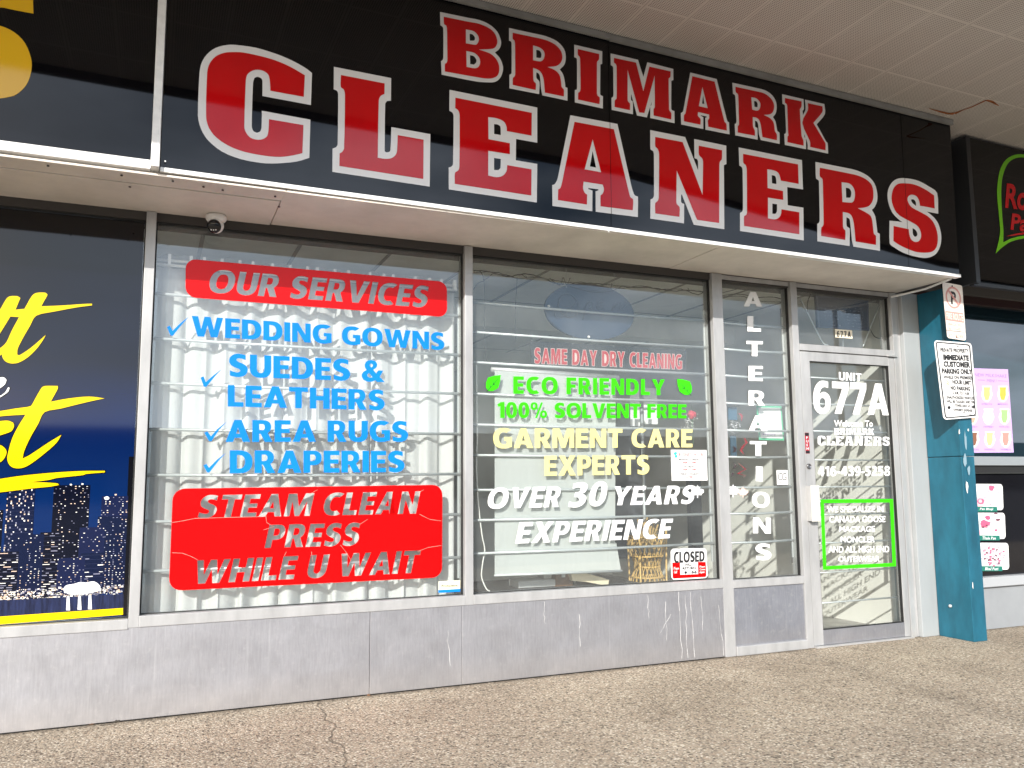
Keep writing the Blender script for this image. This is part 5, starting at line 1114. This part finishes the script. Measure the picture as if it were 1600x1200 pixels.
def curtain(name, x0, x1, label, seed, y=.125):
    random.seed(seed); bm = bmesh.new(); n = 150; rows = 36; ph = random.random()*6; grid = []
    zt_, zb_ = 2.335, .475
    for j in range(rows+1):
        v = j/rows; z = zt_+(zb_-zt_)*v; row = []
        for i in range(n+1):
            u = i/n; x = x0+(x1-x0)*u; s_ = x*1.0
            amp = .015+.014*v
            w_ = math.sin(s_*47+ph+.8*math.sin(s_*9+ph)+.3*v)+.45*math.sin(s_*83+2*ph+.6*v)+.5*math.sin(s_*19+ph*3)
            yy = y+.02+amp*w_*.8
            zz = z
            if j == rows: zz += .012*math.sin(s_*60+ph)+(.0 if x > .35 else .0)
            if j == 0: zz += .010*math.sin(s_*47+ph)
            row.append(bm.verts.new((x+.006*math.sin(s_*60+ph)*(1+v), yy, zz)))
        grid.append(row)
    for j in range(rows):
        for i in range(n): bm.faces.new((grid[j][i], grid[j+1][i], grid[j+1][i+1], grid[j][i+1]))
    o = link(name, bm, CURT, None, True); return tag(o, label, 'curtain', 'white curtains behind the bars')
curtain('curtain', -.03, .80, 'white pleated curtain, the half beside the skyline poster', 3)
curtain('curtain', .77, 1.685, 'white pleated curtain, the half beside the roller blind window', 11, .135)
rail = thing('curtain_rail', 'double white curtain rail with hooks above the white curtains', 'curtain rail')
for z, y in ((2.365, .115), (2.335, .1)):
    bm = bmesh.new(); tube(bm, [(-.03, y, z), (1.685, y, z)], .008, 8); link('rod', bm, WHITEP, rail, True)
bm = bmesh.new()
for i in range(19):
    x = .03+i*.0905+random.uniform(-.025, .025); box(bm, x-.008, x+.008, .088, .12, 2.335, 2.395)
link('hook', bm, WHITEP, rail)
hd = bmesh.new(); prev = None                                     # gathered curtain heading above the rail
for i in range(161):
    x = -.03+i*1.715/160; z = 2.40+.012*math.sin(x*23)+.008*math.sin(x*61); y = .15+.008*math.sin(x*47)
    a, b = hd.verts.new((x, y, 2.33)), hd.verts.new((x, y, z))
    if prev: hd.faces.new((prev[0], a, b, prev[1]))
    prev = (a, b)
link('gathered_heading', hd, cloth_mat('sheer_heading', (.5, .51, .5), .5), rail, True)

# roller blind
RBY = .096
bl = thing('roller_blind', 'white roller blind hanging down behind the garment care lettering', 'blind')
tl, tr, br, bl_ = at(773, 579, RBY), at(962, 590, RBY), at(961, 893, RBY), at(773, 898, RBY)
bm = bmesh.new(); sheet(bm, [[(tl.x, RBY, tl.z), (tr.x, RBY, tl.z-.02), (br.x, RBY, br.z+.01), (bl_.x, RBY, bl_.z)]], .0015); link('cloth', bm, BLIND, bl)
bm = bmesh.new(); sheet(bm, [[(br.x-.002, RBY+.004, at(960, 848, RBY).z), (at(963.5, 848, RBY).x, RBY+.004, at(960, 848, RBY).z), (at(971, 893, RBY).x, RBY+.004, at(971, 893, RBY).z), (br.x-.002, RBY+.004, br.z)]], .0015); link('cloth_flap', bm, BLIND, bl)
bm = bmesh.new(); tube(bm, [(tl.x-.02, RBY+.02, tl.z+.01), (tr.x+.03, RBY+.02, tl.z-.008)], .02, 12); link('roller_tube', bm, ALU2, bl, True)
bm = bmesh.new(); tube(bm, [(bl_.x-.004, RBY, bl_.z-.004), (at(972, 892, RBY).x, RBY, at(972, 892, RBY).z)], .008, 8); link('bottom_bar', bm, RODM, bl, True)

# oval open sign
OY = .112
oc = at(922.7, 487, OY)
osn = thing('open_sign', 'unlit blue grey oval open sign hanging high in the blind window', 'sign')
rx = (at(992.5, 490, OY).x-at(853, 484, OY).x)/2; rz = (at(922, 443, OY).z-at(922, 531, OY).z)/2
bm = bmesh.new(); A = [2*math.pi*i/48 for i in range(48)]; sheet(bm, [[oc+Vector((math.cos(a)*rx, 0, math.sin(a)*rz)) for a in A]], .018); link('board', bm, mat('slate_blue_acrylic', (.028, .042, .075), .25), osn)
bm = bmesh.new(); ci = oc+Vector((0, -.002, 0))
for i in range(48):
    a, b = A[i], A[(i+1) % 48]; bm.faces.new([bm.verts.new(ci+Vector((r_*rx*math.cos(t), 0, r_*rz*math.sin(t)))) for r_, t in ((1, a), (.985, a), (.985, b), (1, b))])
link('rim_line', bm, mat('dark_rim', (.02, .025, .04), .4), osn)
TUBE = mat('unlit_neon', (.05, .06, .09), .3)
bm = bmesh.new()
def stroke(pts):
    tube(bm, [at(720+x/3.75, 380+y/3.75, OY-.006) for x, y in pts], .0022, 5)
stroke([(630+58*math.cos(t)+10*math.sin(t), 365+70*math.sin(t)) for t in [i*.35 for i in range(19)]])
stroke([(545, 400), (560, 440), (600, 430), (680, 345)])
stroke([(725, 385), (745, 340), (740, 360), (715, 450)]); stroke([(740, 355), (760, 340), (772, 355), (765, 385), (745, 390)])
stroke([(795, 375), (830, 350), (825, 338), (805, 345), (795, 370), (805, 390), (840, 375)])
stroke([(885, 390), (905, 345), (898, 388)]); stroke([(900, 375), (930, 345), (938, 352), (930, 390), (945, 392), (975, 360)])
link('script_tube', bm, TUBE, osn, True)
for u, v in ((919.8, 526.5), (857.5, 478.5)):
    p_ = at(u, v, OY-.004); bm = bmesh.new(); lathe(bm, [(.009, -.002), (.009, .004), (.005, .008)], p_, 10, Matrix.Rotation(R(90), 3, 'X')); link('screw_cap', bm, WHITEP, osn, True)
bm = bmesh.new()
for u in (885, 960): p_ = at(u, 450, OY); tube(bm, [p_, (p_.x, OY, 2.56)], .001, 4)
link('hanging_wire', bm, RODM, osn)

# same day sign
KY = .10
sd_ = thing('same_day_sign', 'dark hanging board with red same day dry cleaning lettering', 'sign')
SQ = [(829, 532.5), (1072.5, 546.7), (1071.5, 578), (830, 572.5)]
bm = bmesh.new(); sheet(bm, [[at(*p, KY) for p in SQ]], .006); link('board', bm, mat('charcoal_board', (.018, .018, .02), .5), sd_)
bm = bmesh.new()
for g_ in heavy_pts('SAME DAY DRY CLEANING', q4(835.2, 1065.6, 543.5, 554.2, 567.6, 577), KY-.0012, space=14, word=46):
    c_ = sum(g_[0], Vector())/len(g_[0]); q_ = [(p_.x*1000, p_.z*1000) for p_ in g_[0]]; sheet(bm, [[Vector((x_/1000, KY-.0012, z_/1000)) for x_, z_ in grow(q_, 3.2)]])
link('lettering_outline', bm, mat('board_white', (.6, .48, .46), .5), sd_)
htext('board_lettering', 'SAME DAY DRY CLEANING', q4(835.2, 1065.6, 543.5, 554.2, 567.6, 577), KY-.0024, mat('board_red', (.42, .015, .022), .45), sd_, space=14, word=46)
bm = bmesh.new()
for u, v in ((831, 528), (895, 533), (958.5, 537), (1017, 540), (1069, 543)):
    p_ = at(u, v, KY); tube(bm, [(p_.x, KY, p_.z-.02), (p_.x, KY-.004, p_.z+.012), (p_.x-.004, KY-.016, p_.z+.03)], .0015, 5)
link('hook', bm, RODM, sd_)

# string-light wires along the top of the blind window
wr = thing('light_string', 'tangled black string of lights along the top of the blind window', 'light string')
WIREM = mat('black_wire', (.008, .008, .008), .4)
random.seed(9)
def wire(pts, r, Y, ox=720, oy=380, s=3.75, name='wire', parent=wr, m=WIREM, wig=0):
    P = [at(ox+x/s, oy+y/s, Y+random.uniform(-.006, .006)) for x, y in pts]; Q = []
    for i in range(len(P)-1):
        for k in range(6):
            t = k/6; p0, p1, p2, p3 = P[max(i-1, 0)], P[i], P[i+1], P[min(i+2, len(P)-1)]
            Q.append(.5*((2*p1)+(p2-p0)*t+(2*p0-5*p1+4*p2-p3)*t*t+(3*p1-p0-3*p2+p3)*t**3)+Vector((0, 0, random.uniform(-wig, wig))))
    Q.append(P[-1]); bm = bmesh.new(); tube(bm, Q, r*1.5, 5); return link(name, bm, m, parent, True)
wire([(75, 160), (150, 165), (230, 185), (290, 195), (380, 180), (470, 200), (560, 235), (640, 240), (760, 235), (870, 245), (1000, 258), (1120, 262), (1230, 280), (1330, 275), (1420, 285)], .0026, .1, wig=.002)
wire([(75, 172), (200, 170), (330, 205), (440, 200), (540, 215), (640, 232), (740, 232), (900, 265), (1060, 250), (1160, 272), (1290, 270), (1380, 300), (1420, 290)], .002, .105, wig=.003)
wire([(110, 160), (130, 190), (135, 215), (160, 200), (185, 180)], .002, .1); wire([(75, 270), (100, 235), (140, 220)], .0018, .1); wire([(135, 215), (142, 320), (138, 480), (150, 690)], .0014, .11)
wire([(330, 200), (326, 280), (320, 400), (322, 580)], .0014, .11); wire([(360, 185), (390, 210), (380, 190)], .002, .1); wire([(520, 205), (580, 245), (600, 200), (620, 245), (640, 205)], .002, .1)
wire([(640, 250), (700, 270), (780, 285), (880, 280), (940, 255)], .0018, .1); wire([(1330, 262), (1340, 280)], .0016, .1); wire([(885, 235), (880, 265)], .0016, .1)
ws = thing('cable', 'dark cables looping across the top of the narrow window', 'cable')
wire([(125, 180), (200, 170), (280, 175), (330, 195), (400, 190), (470, 190), (545, 212)], .002, .1, 1100, 420, 4.286, 'wire', ws); wire([(125, 188), (170, 185), (260, 185), (330, 210), (430, 220), (545, 222)], .0016, .1, 1100, 420, 4.286, 'wire', ws)
wire([(125, 160), (250, 128), (410, 82)], .0018, .1, 1100, 420, 4.286, 'wire', ws)
cordm = mat('white_cord', (.75, .74, .7), .5)
cw = thing('power_cable', 'white power cord hanging beside the mullion in the blind window', 'cord')
wire([(90, -640+1330), (92, 760), (96, 1100), (100, 1000+140)], .003, .1, 720, 380, 3.75, 'cord', cw, cordm)
wire([(98, 120), (92, 300), (96, 450), (108, 600), (125, 740), (140, 820), (128, 900), (122, 980), (150, 1050), (170, 1062)], .003, .1, 720, 640, 3.75, 'cord', cw, cordm)

# unlit LED sign in the transom and its stays
TY = .10
lp_s = thing('led_sign', 'unlit dark blue rectangular led sign in the window above the door', 'sign')
TQ = [(1274.5, 461.5), (1357, 469.5), (1358, 517), (1278, 511.5)]
bm = bmesh.new(); sheet(bm, [[at(*p, TY) for p in TQ]], .02); link('board', bm, mat('led_blue', (.018, .032, .07), .2), lp_s)
P = [at(*p, TY-.001) for p in TQ]; Q = [p_.lerp(sum(P, Vector())/4, .07) for p_ in P]; bm = bmesh.new()
for i in range(4): j = (i+1) % 4; bm.faces.new([bm.verts.new(z) for z in (P[i], Q[i], Q[j], P[j])])
link('rim', bm, mat('led_rim', (.035, .05, .1), .3), lp_s)
bm = bmesh.new(); random.seed(4)
for i in range(90):
    a, b = random.random(), random.random()
    p_ = P[0].lerp(P[1], .12+.76*a).lerp(P[3].lerp(P[2], .12+.76*a), .3+.6*(round(b*6)/6)); box(bm, p_.x-.0025, p_.x+.0025, TY-.004, TY-.001, p_.z-.002, p_.z+.002)
link('led_dot', bm, mat('led_dot_grey', (.25, .28, .36), .4), lp_s)
rods = thing('wire_stay', 'thin white stays crossing the window above the door', 'stay')
for pts in ([(640, 195), (760, 430), (800, 500), (830, 512)], [(1210, 150), (1110, 400), (1065, 520)], [(930, 112), (930, 182)], [(930, 465), (930, 520)]): wire(pts, .004, TY+.03, 1100, 420, 4.286, 'rod', rods, RODM)
plug = thing('power_cable', 'black cable with plug hanging in the left of the window above the door', 'cable')
wire([(632, 140), (660, 110), (705, 100), (735, 120)], .0035, .09, 1100, 420, 4.286, 'cable', plug, WIREM); wire([(715, 170), (695, 220), (692, 290)], .0025, .09, 1100, 420, 4.286, 'cable', plug, WIREM)
a = at(1100+740/4.286, 420+130/4.286, .09); bm = bmesh.new(); tube(bm, [a+Vector((-.02, 0, .02)), a+Vector((.02, 0, -.012)), a+Vector((-.02, 0, -.05))], [.008, .016, .004], 8); link('plug', bm, BLACKP, plug, True)
wire([(1110, 400), (1140, 450), (1180, 470), (1230, 475)], .0018, .1, 1100, 420, 4.286, 'cable', plug, WIREM)

# papers hanging behind the blind window
for (u0, v0, u1, v1, lab) in ((984, 608, 1000, 666, 'white sheet hung inside the blind window, nearer the roller blind'), (1005, 606, 1028, 663, 'white sheet hung inside the blind window, right of the steel pole')):
    a, b = at(u0, v0, .45), at(u1, v1, .45); tag(boxo('hanging_sheet', (a.x, b.x, .45, .452, b.z, a.z), PAPER), lab, 'paper', 'white sheets behind the blind window')
pole = thing('garment_rack', 'slim steel pole of a garment rack behind the hanging sheets', 'garment rack')
a = at(1002, 620, .5); bm = bmesh.new(); tube(bm, [(a.x, .5, .03), (a.x, .5, 1.78)], .011, 10); link('pole', bm, RODM, pole, True)
bm = bmesh.new(); tube(bm, [(a.x-.9, .5, 1.72), (a.x+.3, .5, 1.72)], .01, 8); link('crossbar', bm, RODM, pole, True)
bm = bmesh.new(); tube(bm, [(a.x-.25, .3, .03), (a.x, .5, .06), (a.x+.25, .7, .03)], .011, 8); link('foot', bm, RODM, pole, True)
bag = thing('garment_bag', 'dark garment bag hanging on the rack beside the roller blind', 'garment bag')
bm = bmesh.new(); a2 = at(975, 700, .7); prof = [(.05, 1.66), (.16, 1.58), (.18, 1.45), (.175, .9), (.18, .62), (.16, .6)]
lathe(bm, prof, (a2.x, .75, 0), 18, Matrix.Scale(.35, 3, (0, 1, 0))); link('bag', bm, mat('dark_bag', (.07, .075, .085), .5, noise=(6, .3)), bag, True)
bm = bmesh.new(); tube(bm, [(a2.x, .75, 1.66), (a2.x, .75, 1.72), (a2.x+.02, .73, 1.735)], .003, 6); link('hook', bm, RODM, bag)
dp = tag(boxo('tall_mirror_frame', (at(1080, 800, 1.2).x, at(1097, 800, 1.2).x, 1.2, 1.26, .02, at(1090, 750, 1.2).z), BLACKP), 'narrow black upright stand behind the maple leaf sticker', 'stand')

# wicker plant stand
WICK = mat('wicker_cane', (.55, .36, .12), .55, noise=(40, .3))
wk = thing('wicker_stand', 'woven golden wicker plant stand behind the closed sign', 'plant stand')
wy = .36; wc = at(1011, 870, wy); zt0 = at(1011, 838, wy).z; zb0 = at(1011, 912, wy).z-.12; k_ = 1
R0 = (at(1037, 850, wy).x-at(985, 850, wy).x)/2
def prof_r(t): return R0*(.62+.38*abs(math.cos(t*math.pi*1.08))**1.1)
bm = bmesh.new(); N = 22
for sgn in (1, -1):
    for i in range(N):
        pts = []
        for j in range(13):
            t = j/12; a = 2*math.pi*i/N+sgn*t*1.3; r_ = prof_r(t); pts.append((wc.x+r_*math.cos(a), wy+r_*math.sin(a), zt0+(zb0-zt0)*t))
        tube(bm, pts, .0032, 5)
link('woven_body', bm, WICK, wk, True)
for t in (0, .12, .3, .46, .62, .8, 1):
    bm = bmesh.new(); r_ = prof_r(t)*1.03; tube(bm, [(wc.x+r_*math.cos(a), wy+r_*math.sin(a), zt0+(zb0-zt0)*t) for a in [i*2*math.pi/24 for i in range(25)]], .006, 6, False); link('cane_ring', bm, WICK, wk, True)
for a in (.6, 2.2, 3.8, 5.4):
    bm = bmesh.new(); tube(bm, [(wc.x+R0*1.05*math.cos(a), wy+R0*1.05*math.sin(a), zt0+.05), (wc.x+R0*.98*math.cos(a), wy+R0*.98*math.sin(a), zb0), (wc.x+R0*1.1*math.cos(a), wy+R0*1.1*math.sin(a), .03)], .007, 6); link('leg', bm, WICK, wk, True)
dec = thing('dried_flowers', 'dried tan flowers standing in the wicker plant stand', 'dried flowers'); bm = bmesh.new(); random.seed(8)
for i in range(26):
    a, q_ = random.uniform(0, 6.28), random.random(); bx_, by_ = wc.x+.1*q_*math.cos(a), wy+.1*q_*math.sin(a); h_ = random.uniform(.03, .13)
    tube(bm, [(wc.x+.03*math.cos(a), wy+.03*math.sin(a), zt0-.05), (bx_, by_, zt0+h_)], [.002, .006], 5)
link('stem', bm, mat('dried_tan', (.5, .34, .14), .8), dec)

# items on the floor / ledge behind the glass
ib = thing('ironing_board', 'cream ironing board end lying on the ledge under the roller blind', 'ironing board')
ledge = tag(boxo('inner_ledge', (-.03, 3.5, .12, .17, .012, .485), mat('ledge_grey', (.3, .3, .3), .6)), 'low inner ledge running behind the display windows', 'ledge')
a, b = at(897, 905, .2), at(950, 913, .2); bm = bmesh.new()
pts = [(a.x-.02, a.z+.03), (a.x, a.z+.045), (a.x+.1, a.z+.03), (b.x+.01, b.z+.03), (b.x, b.z-.01), (a.x+.08, a.z-.02), (a.x-.01, a.z-.01)]
sheet(bm, [[(x, .2, z) for x, z in pts]], .22); link('padded_top', bm, mat('cream_cloth', (.75, .66, .48), .7), ib)
bm = bmesh.new(); tube(bm, [(a.x+.05, .3, a.z-.01), (a.x+.2, .32, .05)], .008, 6); tube(bm, [(a.x+.2, .3, a.z-.01), (a.x+.02, .32, .05)], .008, 6); link('leg', bm, RODM, ib)
cb = thing('wooden_box', 'small brown latched box under the roller blind', 'box')
a = at(880, 897, .24); boxo('case', (a.x-.06, a.x+.07, .24, .42, a.z-.2, a.z+.02), mat('brown_wood', (.14, .075, .04), .5, noise=(12, .4)), cb, bev=.004); boxo('latch', (a.x-.012, a.x+.012, .235, .2395, a.z-.02, a.z+.0), RODM, cb)
sw = thing('sewing_machine', 'grey sewing machine low behind the glass under the roller blind', 'sewing machine')
a = at(833, 903, .24); GREYM = mat('grey_machine', (.45, .46, .47), .4)
boxo('bed', (a.x-.10, a.x+.16, .24, .40, a.z-.06, a.z-.015), GREYM, sw, bev=.006); boxo('column', (a.x+.09, a.x+.15, .27, .37, a.z-.0145, a.z+.1), GREYM, sw, bev=.01); boxo('arm', (a.x-.09, a.x+.0895, .28, .36, a.z+.045, a.z+.1), GREYM, sw, bev=.012)
boxo('table', (a.x-.35, a.x+.75, .2, .75, a.z-.10, a.z-.062), mat('dark_table', (.06, .06, .06), .5), sw)

# hanging flower and ornaments behind the blind window and narrow window
fl = thing('hanging_flowers', 'red rose with white sprigs hanging at the right edge of the blind window', 'flowers'); random.seed(3)
a = at(1081, 648, .12); bm = bmesh.new(); bmesh.ops.create_icosphere(bm, subdivisions=2, radius=.03)
for v in bm.verts: v.co = v.co*(1+.25*math.sin(v.co.x*180)*math.cos(v.co.z*150)); v.co += a
link('rose', bm, mat('rose_red', (.5, .02, .05), .6), fl)
bm = bmesh.new()
for i in range(60):
    d_ = Vector((random.gauss(-.02, .028), random.gauss(0, .012), random.gauss(-.06, .03))); bmesh.ops.create_icosphere(bm, subdivisions=1, radius=random.uniform(.002, .005), matrix=Matrix.Translation(a+d_))
link('sprig', bm, PAPER, fl)
bm = bmesh.new(); tube(bm, [a, a+Vector((.004, 0, -.2))], .002, 5); tube(bm, [a, a+Vector((0, 0, .07))], .001, 4); link('stem', bm, V_DKGREEN, fl)

def ornament(pts_list, label, m, Y=.12, wd=.006):
    o_t = thing('hanging_swirl', label, 'ornament', 'foil swirls hanging in the narrow window')
    for pts in pts_list:
        P = [at(1120+x/6, 600+y/6, Y) for x, y in pts]; bm = bmesh.new(); prev = None
        for i, p_ in enumerate(P):
            ww = wd*math.sin(math.pi*(i+.4)/(len(P)-.2)); c_ = (bm.verts.new(p_+Vector((-ww, -.004, 0))), bm.verts.new(p_+Vector((ww, .004, 0))))
            if prev: bm.faces.new((prev[0], prev[1], c_[1], c_[0]))
            prev = c_
        link('foil', bm, m, o_t)
    return o_t
FOILR = mat('red_foil', (.5, .02, .04), .2, .4); FOILB = mat('dark_foil', (.06, .02, .03), .2, .4)
ornament([[(180, 275), (215, 275), (235, 300), (230, 350)], [(220, 495), (260, 505), (280, 550), (250, 580), (225, 620), (245, 650), (270, 665)], [(190, 730), (230, 765), (270, 800), (230, 820), (200, 840), (235, 850), (270, 860), (230, 885)]], 'red foil swirl hanging in the narrow window, the longer one', FOILR, wd=.016)
ornament([[(150, 580), (172, 600), (168, 630), (140, 645)], [(150, 735), (178, 765), (165, 790), (140, 800)], [(170, 825), (150, 835), (138, 865)]], 'dark red foil swirl hanging beside the mullion of the narrow window', FOILB, wd=.016)
bt = thing('glitter_ornament', 'blue and silver glitter ornament hanging beside the mullion of the narrow window', 'ornament')
a, b = at(1138, 636, .13), at(1153, 672, .13); boxo('blue_tag', (a.x, a.x+.075, .13, .14, a.z-.09, a.z), mat('dull_blue', (.03, .1, .17), .5), bt)
boxo('lower_tag', (a.x+.01, a.x+.06, .132, .14, a.z-.36, a.z-.2), mat('dull_blue2', (.05, .1, .15), .5), bt)
bm = bmesh.new(); random.seed(12)
for i in range(70): bmesh.ops.create_icosphere(bm, subdivisions=1, radius=random.uniform(.003, .007), matrix=Matrix.Translation((a.x+random.uniform(-.01, .085), .13+random.uniform(-.02, .01), a.z-.1-random.uniform(0, .09))))
link('glitter_bead', bm, mat('silver_bead', (.6, .58, .6), .3, .5), bt)
# notice in a green frame behind the narrow window
pn = thing('framed_notice', 'white notice in a thin green frame behind the narrow window', 'notice')
NQ = [(1181.7, 633.5), (1221, 634.2), (1225.3, 688.5), (1186, 687.5)]
bm = bmesh.new(); P = [at(*p, .135) for p in NQ]; sheet(bm, [P], .003); link('frame', bm, mat('green_frame', (.12, .5, .3), .4), pn)
Cn = sum(P, Vector())/4; bm = bmesh.new(); sheet(bm, [[p_.lerp(Cn, .12)+Vector((0, -.002, 0)) for p_ in P]]); link('sheet', bm, PAPER, pn)
text('notice_lettering', 'Hours', q4(1192, 1212, 677, 677.5, 680, 680.5), .132, MAUVE, pn, res=1)
# conduit and switch on the sunlit side wall
cu_ = thing('wall_conduit', 'dark conduit running down the sunlit side wall to a switch box', 'conduit')
bm = bmesh.new(); tube(bm, [(RX1-.012, 1.35, .3), (RX1-.012, 1.35, RZ)], .007, 6); link('pipe', bm, mat('conduit_grey', (.2, .2, .2), .5), cu_)
boxo('switch_box', (RX1-.03, RX1-.002, 1.28, 1.36, .95, 1.1), WALLI, cu_); boxo('switch_box', (RX1-.03, RX1-.002, 1.28, 1.36, .3, .42), WALLI, cu_)

# ------------------------------------------------------------------ across the lot: what the glass and the glossy signs mirror
lamp = thing('lot_lamp', 'tall parking lot lamp post mirrored in the window above the door', 'lamp post')
LX, LY, LH = 24.36, -20.0, 7.9
bm = bmesh.new(); tube(bm, [(LX, LY, -.16), (LX, LY, LH)], [.14, .09], 10); link('post', bm, mat('lamp_grey', (.08, .08, .085), .5), lamp, True)
for dx, dy in ((1, 0), (-1, 0), (.3, .9)):
    bm = bmesh.new(); tube(bm, [(LX, LY, LH-.05), (LX+dx*.6, LY+dy*.6, LH+.05)], .05, 6); tube(bm, [(LX+dx*.5, LY+dy*.5, LH+.06), (LX+dx*1.5, LY+dy*1.5, LH+.06)], .2, 8); link('lamp_head', bm, MATS['lamp_grey'], lamp)
plaza = thing('plaza_building', 'long low plaza building across the parking lot', 'building')
boxo('wall', (-120, 160, -92, -80, -.16, 6.2), mat('plaza_wall', (.16, .15, .14), .8, noise=(.3, .3)), plaza)
boxo('roof_band', (-120.2, 160.2, -79.9, -79.3, 4.6, 6.6), mat('plaza_band', (.05, .06, .08), .7), plaza)
for i in range(24): boxo('window', (-110+i*11, -103+i*11, -79.98, -79.9, .2, 3.2), mat('plaza_glass', (.02, .025, .03), .1), plaza)
